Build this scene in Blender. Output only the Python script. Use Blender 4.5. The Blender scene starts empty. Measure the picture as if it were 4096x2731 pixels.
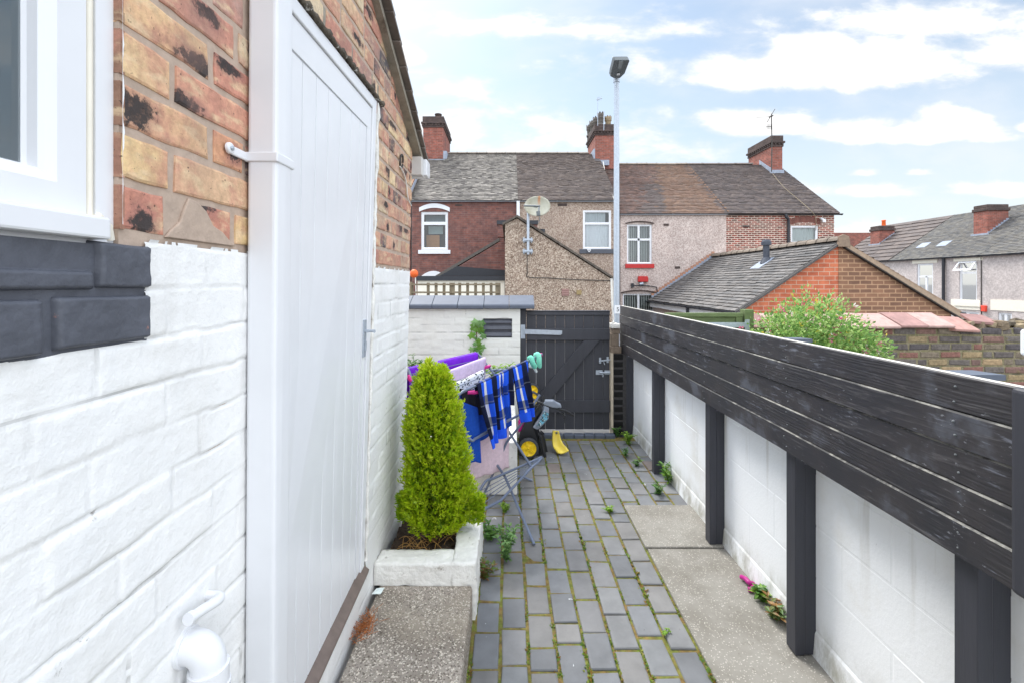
import bpy, bmesh, math, random
from mathutils import Vector, Matrix, noise as mnoise
R = random.Random(7)
SC = bpy.context.scene
COL = SC.collection
# ---- photograph measurements -> metres: f (px), principal column, horizon row, eye height
F, CX, HY, EYE = 1045.3, 1168.0, 650.0, 1.55
def P(px, py, Y): return Vector(((px-CX)/F*Y, Y, EYE-(py-HY)/F*Y))
def G(px, py, z=0.0): return P(px, py, F*(EYE-z)/(py-HY))
def PX(px, Y): return (px-CX)/F*Y
def PZ(py, Y): return EYE-(py-HY)/F*Y
def lin(c): c /= 255.0; return c/12.92 if c <= .04045 else ((c+.055)/1.055)**2.4
def S(r, g, b, k=1.0): return (lin(r)*k, lin(g)*k, lin(b)*k)
def lerp(a, b, t): return a+(b-a)*t
def nz(x, y, z=0): return mnoise.noise(Vector((x, y, z)))

# ------------------------------------------------------------------ objects
ORG = {}
def tag(o, label=None, cat=None, group=None, kind=None):
    if label: o['label'] = label
    if cat: o['category'] = cat
    if group: o['group'] = group
    if kind: o['kind'] = kind
    return o
def thing(name, label, cat, loc, group=None):
    o = bpy.data.objects.new(name, None); COL.objects.link(o)
    o.location = loc; o.empty_display_size = .1; ORG[o.name] = Vector(loc)
    return tag(o, label, cat, group)
def copy_tree(o, parent=None):
    c = o.copy(); COL.objects.link(c)
    if parent: c.parent = parent
    for ch in list(o.children): copy_tree(ch, c)
    return c

class MB:
    def __init__(s): s.v=[]; s.f=[]; s.c=[]; s.u=[]; s.m=[]; s.sm=[]
    def face(s, pts, col=(1,1,1,1), uv=None, mi=0, smooth=False):
        b=len(s.v); s.v += [Vector(p) for p in pts]
        s.f.append(tuple(range(b,b+len(pts)))); s.c.append(tuple(col)+((1,) if len(col)==3 else ()))
        s.u.append(uv or [(0,0)]*len(pts)); s.m.append(mi); s.sm.append(smooth)
    def faces(s, vs, fs, col=(1,1,1,1), uvs=None, mi=0, smooth=False):
        b=len(s.v); s.v += [Vector(p) for p in vs]
        col=tuple(col)+((1,) if len(col)==3 else ())
        for f in fs:
            s.f.append(tuple(b+i for i in f)); s.c.append(col); s.m.append(mi); s.sm.append(smooth)
            s.u.append([uvs[i] for i in f] if uvs else [(0,0)]*len(f))
    def box(s, x0,x1,y0,y1,z0,z1, col=(1,1,1,1), M=None, mi=0):
        vs=[Vector((x,y,z)) for z in (z0,z1) for y in (y0,y1) for x in (x0,x1)]
        if M: vs=[M@v for v in vs]
        s.faces(vs, [(0,2,3,1),(4,5,7,6),(0,1,5,4),(2,6,7,3),(0,4,6,2),(1,3,7,5)], col, mi=mi)
    def prism(s, poly, d, col=(1,1,1,1), mi=0):
        n=len(poly); d=Vector(d); a=[Vector(p) for p in poly]; b=[p+d for p in a]
        nrm=Vector((0,0,0))
        for i in range(n): nrm += a[i].cross(a[(i+1)%n])
        if nrm.dot(d)>0: a.reverse(); b.reverse()
        fs=[tuple(range(n)), tuple(range(2*n-1,n-1,-1))]+[(i,n+i,n+(i+1)%n,(i+1)%n) for i in range(n)]
        s.faces(a+b, fs, col, mi=mi)
    def tube(s, pts, r, n=8, col=(1,1,1,1), caps=True, mi=0):
        pts=[Vector(p) for p in pts]; rings=[]; rr=r if isinstance(r,(list,tuple)) else [r]*len(pts)
        up=None
        for i,p in enumerate(pts):
            t=(pts[min(i+1,len(pts)-1)]-pts[max(i-1,0)]).normalized()
            if up is None:
                up=Vector((0,0,1)) if abs(t.z)<.9 else Vector((1,0,0))
            a=t.cross(up).normalized(); up=a.cross(t).normalized()
            rings.append([p+(a*math.cos(k*2*math.pi/n)+up*math.sin(k*2*math.pi/n))*rr[i] for k in range(n)])
        vs=[v for g in rings for v in g]; fs=[]
        for i in range(len(pts)-1):
            for k in range(n):
                fs.append((i*n+k, (i+1)*n+k, (i+1)*n+(k+1)%n, i*n+(k+1)%n))
        b=len(s.v); s.faces(vs, fs, col, smooth=True, mi=mi)
        if caps:
            s.faces(rings[0], [tuple(range(n))], col, mi=mi); s.faces(rings[-1], [tuple(range(n-1,-1,-1))], col, mi=mi)
    def lathe(s, prof, M, n=24, col=(1,1,1,1), mi=0, smooth=True):   # prof: (radius, height along local z)
        vs=[M@Vector((r*math.cos(k*2*math.pi/n), r*math.sin(k*2*math.pi/n), h)) for r,h in prof for k in range(n)]
        fs=[(i*n+k, i*n+(k+1)%n, (i+1)*n+(k+1)%n, (i+1)*n+k) for i in range(len(prof)-1) for k in range(n)]
        s.faces(vs, fs, col, smooth=smooth, mi=mi)
    def grid(s, fn, nu, nv, col=(1,1,1,1), uvfn=None, smooth=True, mi=0):
        vs=[fn(i/nu, j/nv) for j in range(nv+1) for i in range(nu+1)]
        uv=[(uvfn(i/nu,j/nv) if uvfn else (i/nu,j/nv)) for j in range(nv+1) for i in range(nu+1)]
        fs=[(j*(nu+1)+i, j*(nu+1)+i+1, (j+1)*(nu+1)+i+1, (j+1)*(nu+1)+i) for j in range(nv) for i in range(nu)]
        s.faces(vs, fs, col, uv, smooth=smooth, mi=mi)
    def frame(s, pos, a0,a1,z0,z1, prof, col=(1,1,1,1)):   # mitred rectangular ring; prof = [(inset, out)]
        for (i0,o0),(i1,o1) in zip(prof, prof[1:]):
            A=[(a0+i0,z0+i0),(a1-i0,z0+i0),(a1-i0,z1-i0),(a0+i0,z1-i0)]
            B=[(a0+i1,z0+i1),(a1-i1,z0+i1),(a1-i1,z1-i1),(a0+i1,z1-i1)]
            for k in range(4):
                q=(k+1)%4
                s.face([pos(*A[k],o0),pos(*A[q],o0),pos(*B[q],o1),pos(*B[k],o1)], col)
    def build(s, name, mat, parent=None, deform=None, bevel=0, solid=0, weld=False, seg=2, sub=0, org=None):
        if parent is not None: o0=ORG[parent.name]
        elif org is not None: o0=Vector(org)
        else:
            xs=[v.x for v in s.v]; ys=[v.y for v in s.v]; zs=[v.z for v in s.v]
            o0=Vector(((min(xs)+max(xs))/2,(min(ys)+max(ys))/2,min(zs)))
        vs=[(deform(v) if deform else v)-o0 for v in s.v]
        me=bpy.data.meshes.new(name); me.from_pydata(vs, [], s.f)
        ca=me.color_attributes.new('Col','FLOAT_COLOR','CORNER'); ul=me.uv_layers.new(name='UVMap')
        cd=[]; ud=[]
        for c,u,f in zip(s.c,s.u,s.f):
            for k in range(len(f)): cd += c; ud += u[k]
        ca.data.foreach_set('color', cd); ul.data.foreach_set('uv', ud)
        me.polygons.foreach_set('use_smooth', s.sm); me.polygons.foreach_set('material_index', s.m)
        for m in (mat if isinstance(mat,(list,tuple)) else [mat]): me.materials.append(m)
        if weld:
            bm=bmesh.new(); bm.from_mesh(me); bmesh.ops.remove_doubles(bm, verts=bm.verts, dist=1e-5); bm.to_mesh(me); bm.free()
        me.update()
        o=bpy.data.objects.new(name, me); COL.objects.link(o)
        if parent is not None: o.parent=parent; ORG[o.name]=ORG[parent.name]
        else: o.location=o0; ORG[o.name]=o0
        if solid:
            md=o.modifiers.new('thick','SOLIDIFY'); md.thickness=solid; md.offset=0
        if bevel:
            md=o.modifiers.new('edges','BEVEL'); md.width=bevel; md.segments=seg; md.limit_method='ANGLE'; md.angle_limit=math.radians(40)
        if sub:
            md=o.modifiers.new('soft','SUBSURF'); md.levels=sub; md.render_levels=sub
        return o

# ------------------------------------------------------------------ materials
class NT:
    def __init__(s, mat): s.t=mat.node_tree; s.n=s.t.nodes; s.l=s.t.links
    def node(s, t, **k):
        d=s.n.new(t)
        for a,v in k.items(): setattr(d,a,v)
        return d
    def set(s, sock, v):
        if hasattr(v,'is_linked') or isinstance(v,bpy.types.NodeSocket): s.l.new(v, sock)
        elif v is not None:
            if isinstance(v,(tuple,list)) and len(v)==3 and sock.type=='RGBA': v=(*v,1)
            sock.default_value=v
    def math(s, op, a, b=None, c=None, clamp=False):
        d=s.node('ShaderNodeMath', operation=op, use_clamp=clamp); s.set(d.inputs[0],a)
        if b is not None: s.set(d.inputs[1],b)
        if c is not None: s.set(d.inputs[2],c)
        return d.outputs[0]
    def mix(s, f, a, b, bl='MIX'):
        d=s.node('ShaderNodeMix', data_type='RGBA', blend_type=bl); s.set(d.inputs[0],f); s.set(d.inputs[6],a); s.set(d.inputs[7],b); return d.outputs[2]
    def noise(s, vec, scale, detail=4, rough=.6, dist=0, col=False):
        d=s.node('ShaderNodeTexNoise'); s.set(d.inputs['Vector'],vec); d.inputs['Scale'].default_value=scale
        d.inputs['Detail'].default_value=detail; d.inputs['Roughness'].default_value=rough; d.inputs['Distortion'].default_value=dist
        return d.outputs[1 if col else 0]
    def vor(s, vec, scale, feature='F1', out=0):
        d=s.node('ShaderNodeTexVoronoi', feature=feature); s.set(d.inputs['Vector'],vec); d.inputs['Scale'].default_value=scale; return d.outputs[out]
    def ramp(s, f, a, b, lo=0.0, hi=1.0):
        d=s.node('ShaderNodeMapRange', interpolation_type='SMOOTHSTEP'); s.set(d.inputs[0],f); d.inputs[1].default_value=a; d.inputs[2].default_value=b; d.inputs[3].default_value=lo; d.inputs[4].default_value=hi; return d.outputs[0]
    def obj(s): return s.node('ShaderNodeTexCoord').outputs['Object']
    def scale(s, vec, sc):
        d=s.node('ShaderNodeMapping'); s.set(d.inputs[0],vec); d.inputs['Scale'].default_value=sc; return d.outputs[0]
    def attr(s, n='Col', o='Color'):
        return s.node('ShaderNodeAttribute', attribute_name=n).outputs[o]
    def bump(s, h, st=.3, dist=.01, nrm=None):
        d=s.node('ShaderNodeBump'); d.inputs['Strength'].default_value=st; d.inputs['Distance'].default_value=dist; s.set(d.inputs['Height'],h)
        if nrm: s.set(d.inputs['Normal'],nrm)
        return d.outputs[0]
    def sep(s, v): return s.node('ShaderNodeSeparateXYZ'), v
    def xyz(s, v):
        d=s.node('ShaderNodeSeparateXYZ'); s.set(d.inputs[0],v); return d.outputs
    def comb(s, x=0,y=0,z=0):
        d=s.node('ShaderNodeCombineXYZ'); s.set(d.inputs[0],x); s.set(d.inputs[1],y); s.set(d.inputs[2],z); return d.outputs[0]

def new_mat(name):
    m=bpy.data.materials.new(name); m.use_nodes=True; t=NT(m); t.n.clear()
    t.out=t.node('ShaderNodeOutputMaterial'); t.b=t.node('ShaderNodeBsdfPrincipled'); t.l.new(t.b.outputs[0], t.out.inputs[0])
    return m,t
def fin(t, col, rough=.6, nrm=None, spec=.4, metal=0):
    t.set(t.b.inputs['Base Color'],col); t.set(t.b.inputs['Roughness'],rough); t.b.inputs['Specular IOR Level'].default_value=spec
    t.set(t.b.inputs['Metallic'],metal)
    if nrm: t.set(t.b.inputs['Normal'],nrm)
def mat(name, col=(1,1,1), rough=.6, var=.15, sc=6, bump=.15, bsc=80, bd=.003, attr=False, spec=.4, metal=0, col2=None, dirt=None, dsc=3, dlo=.55, dhi=.75, stretch=None, bdetail=4):
    m,t=new_mat(name); o=t.obj(); ov=t.scale(o,stretch) if stretch else o
    c=t.attr() if attr else (*col,1)
    n=t.noise(ov,sc,5)
    if attr and col!=(1,1,1): c=t.mix(1.0,c,(*col,1),'MULTIPLY')
    if col2: c=t.mix(t.ramp(n,.35,.65),c,(*col2,1))
    c=t.mix(1.0,c,t.comb(*[t.ramp(t.noise(ov,sc*2.7,6),.25,.75,1-var,1+var)]*3),'MULTIPLY')
    if dirt: c=t.mix(t.ramp(t.noise(o,dsc,8,.7),dlo,dhi,0,.9),c,(*dirt,1))
    nr=t.bump(t.noise(ov,bsc,bdetail),bump,bd) if bump else None
    fin(t,c,rough,nr,spec,metal); return m

M={}
M['white_pvc']=mat('white_pvc',S(228,229,232),.28,.02,3,.0,spec=.5)
M['white_paint']=mat('white_paint',S(238,239,240),.5,.03,4,.3,25,.004,dirt=S(150,140,125),dsc=9,dlo=.68,dhi=.8)
M['render_white']=mat('render_white',S(238,240,242),.6,.03,3,.25,30,.004,dirt=S(192,187,174),dsc=2.6,dlo=.55,dhi=.8)
def blockwall():
    m,t=new_mat('painted_block'); o=t.obj(); x=t.xyz(o)
    c=t.mix(t.ramp(t.noise(o,2.6,6),.5,.78,0,.55),(*S(236,238,240),1),(*S(205,201,190),1))
    n=t.noise(t.scale(o,(1,1,.45)),7,7,.7); hgt=t.math('SUBTRACT',.16,x[2])
    sp=t.math('MULTIPLY',t.ramp(hgt,-.06,.14),t.ramp(n,.36,.62)); c=t.mix(t.math('MULTIPLY',sp,.8),c,(*S(140,136,116),1))
    dr=t.math('MULTIPLY',t.ramp(t.noise(t.scale(o,(1,1,.06)),16,4),.56,.7),t.ramp(x[2],.30,.78)); c=t.mix(t.math('MULTIPLY',dr,.35),c,(*S(170,164,150),1))
    c=t.mix(t.ramp(t.noise(o,33,5,.7),.72,.76,0,.5),c,(*S(120,112,100),1))
    fin(t,c,.6,t.bump(t.noise(o,60,5,.65),.3,.004),.35); return m
M['block']=blockwall()
M['dirty_white']=mat('dirty_white',S(232,230,224),.8,.06,8,.8,35,.012,dirt=S(120,108,90),dsc=14,dlo=.58,dhi=.72)
M['cream']=mat('cream',S(236,230,215),.6,.04,4,.1)
M['dark_paint']=mat('dark_paint',S(84,87,96),.5,.12,7,.55,38,.005,dirt=S(150,112,104),dsc=19,dlo=.685,dhi=.72,bdetail=6)
M['metal_grey']=mat('galvanised',S(178,186,196),.35,.1,14,.05,metal=.35)
M['lamp_dark']=mat('lamp_dark',S(105,110,112),.4,.06,4,0)
M['airer']=mat('airer_tube',S(108,118,138),.35,.05,10,0,metal=.2)
M['black_plastic']=mat('black_plastic',S(42,43,46),.38,.1,8,.1,spec=.5)
M['grey_plastic']=mat('grey_plastic',S(130,138,150),.4,.05,8,0)
M['yellow_plastic']=mat('yellow_plastic',S(245,208,30),.35,.05,8,0,spec=.5)
M['yellow_pale']=mat('yellow_pale',S(248,222,95),.35,.05,5,0,spec=.5)
M['pink_plastic']=mat('pink_plastic',S(205,45,140),.4,.05,8,0)
M['magenta']=mat('magenta',S(170,35,125),.4,.08,8,0)
M['tyre']=mat('tyre',S(60,62,66),.7,.15,30,.3,60)
M['black_gutter']=mat('black_gutter',S(48,50,56),.4,.1,4,0)
M['concrete']=mat('concrete',S(150,143,130),.85,.2,6,.5,60,.006,dirt=S(90,84,74),dsc=5)
M['lead']=mat('lead',S(150,158,172),.55,.15,4,.1)
M['slate_edge']=mat('slate_edge',S(95,90,85),.8,.2,6,.4)
M['wood_grey']=mat('wood_grey',S(130,118,98),.8,.25,12,.3,stretch=(1,1,.2))
M['green_wood']=mat('green_wood',S(98,112,72),.75,.2,12,.3,50,.004,stretch=(.3,1,1))
M['pale_wood']=mat('pale_wood',S(190,178,158),.8,.3,14,.4,dirt=S(80,70,58),dsc=9,stretch=(1,1,.3))
M['brown_sill']=mat('brown_sill',S(118,104,97),.55,.15,9,.4,40,.005,dirt=S(222,214,208),dsc=11,dlo=.66,dhi=.72)
M['soil']=mat('soil',S(78,64,52),.95,.45,20,1.0,50,.02,dirt=S(120,108,96),dsc=30)
M['bark']=mat('bark',S(110,75,55),.9,.3,20,.6)
M['red_paint']=mat('red_paint',S(190,50,48),.5,.1,5,0)
M['orange_plastic']=mat('orange_plastic',S(225,100,40),.5,.1,5,0)
M['terracotta']=mat('terracotta',attr=True,col=(.82,.82,.82),rough=.6,var=.18,sc=5,bump=.3,bsc=40)
M['tile']=mat('roof_tile',attr=True,rough=.75,var=.22,sc=3,bump=.3,bsc=30,dirt=S(130,124,116),dsc=3.5,dlo=.64,dhi=.8)
M['tile2']=mat('roof_tile_dark',attr=True,rough=.75,var=.2,sc=4,bump=.3,bsc=30,dirt=S(120,118,112),dsc=6,dlo=.62,dhi=.8)
M['curtain']=mat('curtain',S(225,228,228),.9,.05,4,0)
M['blind']=mat('blind',attr=True,rough=.8,var=.04,bump=0)
M['curtain_blue']=mat('curtain_blue',S(120,142,150),.9,.3,5,0,stretch=(1,9,1))
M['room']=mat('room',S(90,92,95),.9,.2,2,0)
M['cable_white']=mat('cable_white',S(225,222,215),.6,.1,4,0)
M['cable_dark']=mat('cable_dark',S(70,66,62),.6,.1,4,0)
M['asphalt']=mat('asphalt',S(105,105,105),.9,.2,3,.4,80)
M['leaf_weed']=mat('leaf_weed',attr=True,rough=.5,var=.2,sc=30,bump=0,spec=.3)

def glass(name, tint=(.88,.92,.94), fac=.10):
    m,t=new_mat(name); t.n.remove(t.b)
    tr=t.node('ShaderNodeBsdfTransparent'); tr.inputs[0].default_value=(*tint,1)
    gl=t.node('ShaderNodeBsdfGlossy'); gl.inputs['Roughness'].default_value=.03
    mx=t.node('ShaderNodeMixShader'); fr=t.node('ShaderNodeFresnel'); fr.inputs[0].default_value=1.5
    t.l.new(t.math('ADD',fr.outputs[0],fac*.4,clamp=True), mx.inputs[0]); t.l.new(tr.outputs[0],mx.inputs[1]); t.l.new(gl.outputs[0],mx.inputs[2])
    t.l.new(mx.outputs[0],t.out.inputs[0]); return m
M['glass']=glass('glass')

def leafy(name, tr=.35, rough=.5, cmul=1.0):
    m,t=new_mat(name); t.n.remove(t.b)
    c=t.attr(); d=t.node('ShaderNodeBsdfDiffuse'); tl=t.node('ShaderNodeBsdfTranslucent'); gl=t.node('ShaderNodeBsdfGlossy'); gl.inputs['Roughness'].default_value=.45; gl.inputs[0].default_value=(.5,.5,.5,1)
    t.l.new(c,d.inputs[0]); t.l.new(c,tl.inputs[0])
    a=t.node('ShaderNodeMixShader'); a.inputs[0].default_value=tr; t.l.new(d.outputs[0],a.inputs[1]); t.l.new(tl.outputs[0],a.inputs[2])
    b=t.node('ShaderNodeMixShader'); b.inputs[0].default_value=.05; t.l.new(a.outputs[0],b.inputs[1]); t.l.new(gl.outputs[0],b.inputs[2])
    t.l.new(b.outputs[0],t.out.inputs[0]); return m
M['leaf']=leafy('leaf',.42)

# near brick: per-brick colour (Col), burnt patches from brick-local uv
def near_brick():
    m,t=new_mat('multi_brick'); o=t.obj(); c=t.attr(); al=t.attr('Col','Alpha')
    uv=t.node('ShaderNodeUVMap').outputs[0]; x=t.xyz(uv)
    n1=t.noise(o,9,6,.65); n2=t.noise(o,26,6,.7); n3=t.noise(o,120,3,.6); n4=t.noise(o,55,5,.7)
    c=t.mix(t.ramp(n1,.42,.62,0,.75),c,(*S(196,122,92),1)); c=t.mix(t.ramp(t.noise(t.scale(o,(1,1,2.5)),14,5),.5,.68,0,.7),c,(*S(226,192,140),1))
    fr=lambda k:t.math('FRACT',t.math('MULTIPLY',al,k)); dx=t.math('MULTIPLY',t.math('SUBTRACT',x[0],t.math('SUBTRACT',t.math('MULTIPLY',fr(13.7),1.7),.85)),t.math('ADD',.75,t.math('MULTIPLY',fr(31.3),.9))); dy=t.math('MULTIPLY',t.math('SUBTRACT',x[1],t.math('SUBTRACT',t.math('MULTIPLY',fr(5.3),1.8),.9)),t.math('ADD',.6,t.math('MULTIPLY',fr(19.9),.7)))
    d=t.math('SQRT',t.math('ADD',t.math('MULTIPLY',dx,dx),t.math('MULTIPLY',dy,dy)))
    d=t.math('ADD',d,t.math('MULTIPLY',t.math('SUBTRACT',n2,.5),1.7))
    burn=t.math('MULTIPLY',t.ramp(t.math('ADD',d,t.math('MULTIPLY',t.math('SUBTRACT',n4,.5),1.1)),.66,.40),t.ramp(al,.32,.42))
    c=t.mix(t.math('MULTIPLY',t.ramp(d,1.1,.6),t.math('MULTIPLY',t.ramp(al,.3,.42),.55)),c,(*S(160,96,82),1))
    c=t.mix(t.math('MULTIPLY',burn,t.ramp(n4,.25,.5,.55,.97)),c,(*S(62,58,58),1))
    c=t.mix(t.ramp(n3,.66,.72,0,.8),c,(*S(60,45,38),1))
    c=t.mix(1,c,t.comb(*[t.ramp(n4,.2,.8,.78,1.2)]*3),'MULTIPLY')
    hs=t.node('ShaderNodeHueSaturation'); hs.inputs['Saturation'].default_value=.80; hs.inputs['Value'].default_value=.96; t.l.new(c,hs.inputs['Color']); c=hs.outputs[0]
    c=t.mix(t.ramp(t.noise(o,3.3,4),.5,.68,0,.45),c,(*S(140,112,104),1))
    h=t.math('ADD',n4,t.math('MULTIPLY',n3,.5)); fin(t,c,.8,t.bump(h,.55,.004),.25); return m
M['near_brick']=near_brick()
M['mortar']=mat('mortar',S(182,162,146),.9,.12,12,.5,70,.004,dirt=S(95,80,68),dsc=22,dlo=.66,dhi=.74)
M['old_brick']=mat('old_brick',attr=True,rough=.85,var=.3,sc=14,bump=.8,bsc=50,bd=.006,dirt=S(112,102,62),dsc=9,dlo=.6,dhi=.75)

def painted_brick(name,base,dk,amt=.72):
    m,t=new_mat(name); o=t.obj()
    n=t.noise(o,11,7,.7); n2=t.noise(o,60,5,.65); n3=t.noise(o,5,4)
    c=t.mix(t.ramp(n3,.35,.7),(*base,1),(base[0]*.95,base[1]*.955,base[2]*.965,1))
    c=t.mix(t.ramp(n,amt,amt+.06,0,.7),c,(*dk,1))
    c=t.mix(1,c,t.attr(),'MULTIPLY')
    c=t.mix(t.ramp(t.noise(t.scale(o,(1,1,.35)),3.2,6,.65),.52,.75,0,.22),c,(*S(178,172,160),1))
    h=t.math('ADD',t.math('MULTIPLY',n,.7),t.math('ADD',t.math('MULTIPLY',n2,.45),t.math('MULTIPLY',t.noise(o,170,3),.2)))
    fin(t,c,.5,t.bump(h,.6,.006),.4); return m
M['painted_brick']=painted_brick('painted_brick',S(240,241,242),S(96,84,72),.665)
M['painted_back']=painted_brick('painted_back',S(226,228,224),S(120,112,96),.67)

def brickwall(name, c1, c2, mortar, w=.225, h=.076, ms=.009, stain=None, soft=.0, var=.25):
    m,t=new_mat(name); o=t.obj(); x=t.xyz(o); v=t.comb(t.math('ADD',x[0],x[1]),x[2],0)
    v2=t.node('ShaderNodeVectorMath',operation='ADD'); t.l.new(v,v2.inputs[0]); nn=t.node('ShaderNodeVectorMath',operation='SCALE'); t.l.new(t.noise(o,3,3,.6,0,True),nn.inputs[0]); nn.inputs['Scale'].default_value=.02; t.l.new(nn.outputs[0],v2.inputs[1])
    b=t.node('ShaderNodeTexBrick'); t.l.new(v2.outputs[0],b.inputs['Vector']); b.inputs['Scale'].default_value=1; b.inputs['Brick Width'].default_value=w; b.inputs['Row Height'].default_value=h; b.inputs['Mortar Size'].default_value=ms; b.inputs['Mortar Smooth'].default_value=.2; b.inputs['Bias'].default_value=0
    b.inputs['Color1'].default_value=(*c1,1); b.inputs['Color2'].default_value=(*c2,1); b.inputs['Mortar'].default_value=(*mortar,1)
    c=b.outputs[0]
    c=t.mix(1,c,t.comb(*[t.ramp(t.noise(o,5,6),.25,.75,1-var,1+var)]*3),'MULTIPLY')
    if stain: c=t.mix(t.ramp(t.noise(t.scale(o,(1,1,.8)),1.1,5),.5,.72,0,.75),c,(*stain,1))
    fin(t,c,.85,t.bump(b.outputs[1],-.4,.008),.2); return m
M['brick_h1']=brickwall('brick_red_sooty',S(136,90,80),S(108,78,74),S(122,100,95),ms=.008,stain=S(98,74,72))
M['brick_h4']=brickwall('brick_red_pointed',S(150,72,60),S(95,62,58),S(205,190,175),ms=.014)
M['brick_orange']=brickwall('brick_orange',S(200,118,86),S(180,98,72),S(192,164,142),w=.27,h=.105,ms=.008,var=.18)
M['brick_brown']=brickwall('brick_brown',S(150,112,88),S(122,92,76),S(178,142,112),w=.29,h=.105,ms=.014,var=.12)
M['brick_chimney']=brickwall('brick_chimney',S(158,94,80),S(128,80,70),S(138,112,104),stain=S(112,84,78))
M['brick_soot']=brickwall('brick_soot',S(92,78,74),S(75,66,64),S(80,70,66))
M['brick_pier']=brickwall('brick_pier_black',S(48,47,49),S(40,40,43),S(85,80,74),h=.075,ms=.005)

def pebble(name, cols, sc=30):
    m,t=new_mat(name); o=t.obj()
    v=t.node('ShaderNodeTexVoronoi'); t.l.new(o,v.inputs['Vector']); v.inputs['Scale'].default_value=sc
    f=t.xyz(v.outputs['Color'])[0]
    r=t.node('ShaderNodeValToRGB'); t.l.new(f,r.inputs[0]); r.color_ramp.interpolation='CONSTANT'
    e=r.color_ramp.elements
    for i,c in enumerate(cols):
        if i<2: q=e[i]; q.position=i/len(cols)
        else: q=e.new(i/len(cols))
        q.color=(*c,1)
    c=t.mix(1,r.outputs[0],t.comb(*[t.ramp(t.noise(o,1.2,5),.3,.7,.9,1.08)]*3),'MULTIPLY')
    fin(t,c,.9,t.bump(v.outputs[0],.5,.01),.2); return m
M['pebble_brown']=pebble('pebbledash_brown',[S(158,138,124),S(176,158,144),S(140,120,106),S(188,172,156),S(166,148,136)],32)
M['pebble_brown_near']=pebble('pebbledash_brown_near',[S(150,130,114),S(172,154,138),S(124,106,92),S(198,182,164),S(160,142,128)],38)
M['pebble_pink']=pebble('pebbledash_pink',[S(188,170,162),S(202,186,178),S(176,158,150),S(210,196,188)],30)
M['pebble_far']=pebble('pebbledash_far',[S(192,182,178),S(202,192,188),S(184,174,170)],14)

def aggregate():
    m,t=new_mat('exposed_aggregate'); o=t.obj()
    n=t.noise(o,5,6,.6); v=t.vor(o,190,out=1); vx=t.xyz(v)
    c=t.mix(t.ramp(n,.35,.65),(*S(164,155,144),1),(*S(138,129,118),1))
    c=t.mix(t.ramp(vx[0],.80,.86,0,.75),c,(*S(222,212,198),1)); c=t.mix(t.ramp(vx[1],.82,.86,0,.7),c,(*S(85,74,66),1))
    c=t.mix(t.ramp(t.noise(o,2.2,5),.55,.7,0,.4),c,(*S(176,164,146),1))
    fin(t,c,.9,t.bump(t.math('ADD',t.vor(o,190),t.math('MULTIPLY',t.noise(o,150,3),.5)),.6,.006),.2); return m
M['aggregate']=aggregate()
def slabmat():
    m,t=new_mat('concrete_slab'); o=t.obj()
    n=t.noise(o,3,7,.65); s=t.noise(t.scale(o,(1,.6,1)),38,5,.7); v=t.xyz(t.vor(o,240,out=1))
    c=t.mix(t.ramp(n,.35,.68),(*S(142,139,132),1),(*S(122,118,110),1))
    c=t.mix(t.ramp(s,.6,.72,0,.5),c,(*S(196,190,178),1)); c=t.mix(t.ramp(s,.42,.3,0,.5),c,(*S(104,98,88),1)); c=t.mix(t.ramp(v[0],.93,.96,0,.45),c,(*S(215,210,200),1))
    fin(t,c,.85,t.bump(s,.4,.004),.25); return m
M['slab']=slabmat()
def pavermat():
    m,t=new_mat('blue_brick_paver'); o=t.obj(); c=t.attr()
    n=t.noise(o,7,6,.65); s=t.noise(o,45,4,.6)
    c=t.mix(1,c,t.comb(*[t.ramp(n,.25,.75,.82,1.2)]*3),'MULTIPLY')
    c=t.mix(t.ramp(t.noise(o,26,3,.5,1.2),.74,.765,0,.8),c,(*S(222,224,226),1))
    c=t.mix(t.ramp(s,.66,.76,0,.45),c,(*S(70,72,76),1))
    fin(t,c,t.ramp(n,.3,.7,.5,.75),t.bump(t.math('ADD',n,t.math('MULTIPLY',s,.4)),.35,.006),.4); return m
M['paver']=pavermat()
M['joint']=mat('joint_soil',S(120,98,58),.95,.35,14,.9,60,.01,col2=S(104,112,48),dirt=S(60,52,42),dsc=16)
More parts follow.
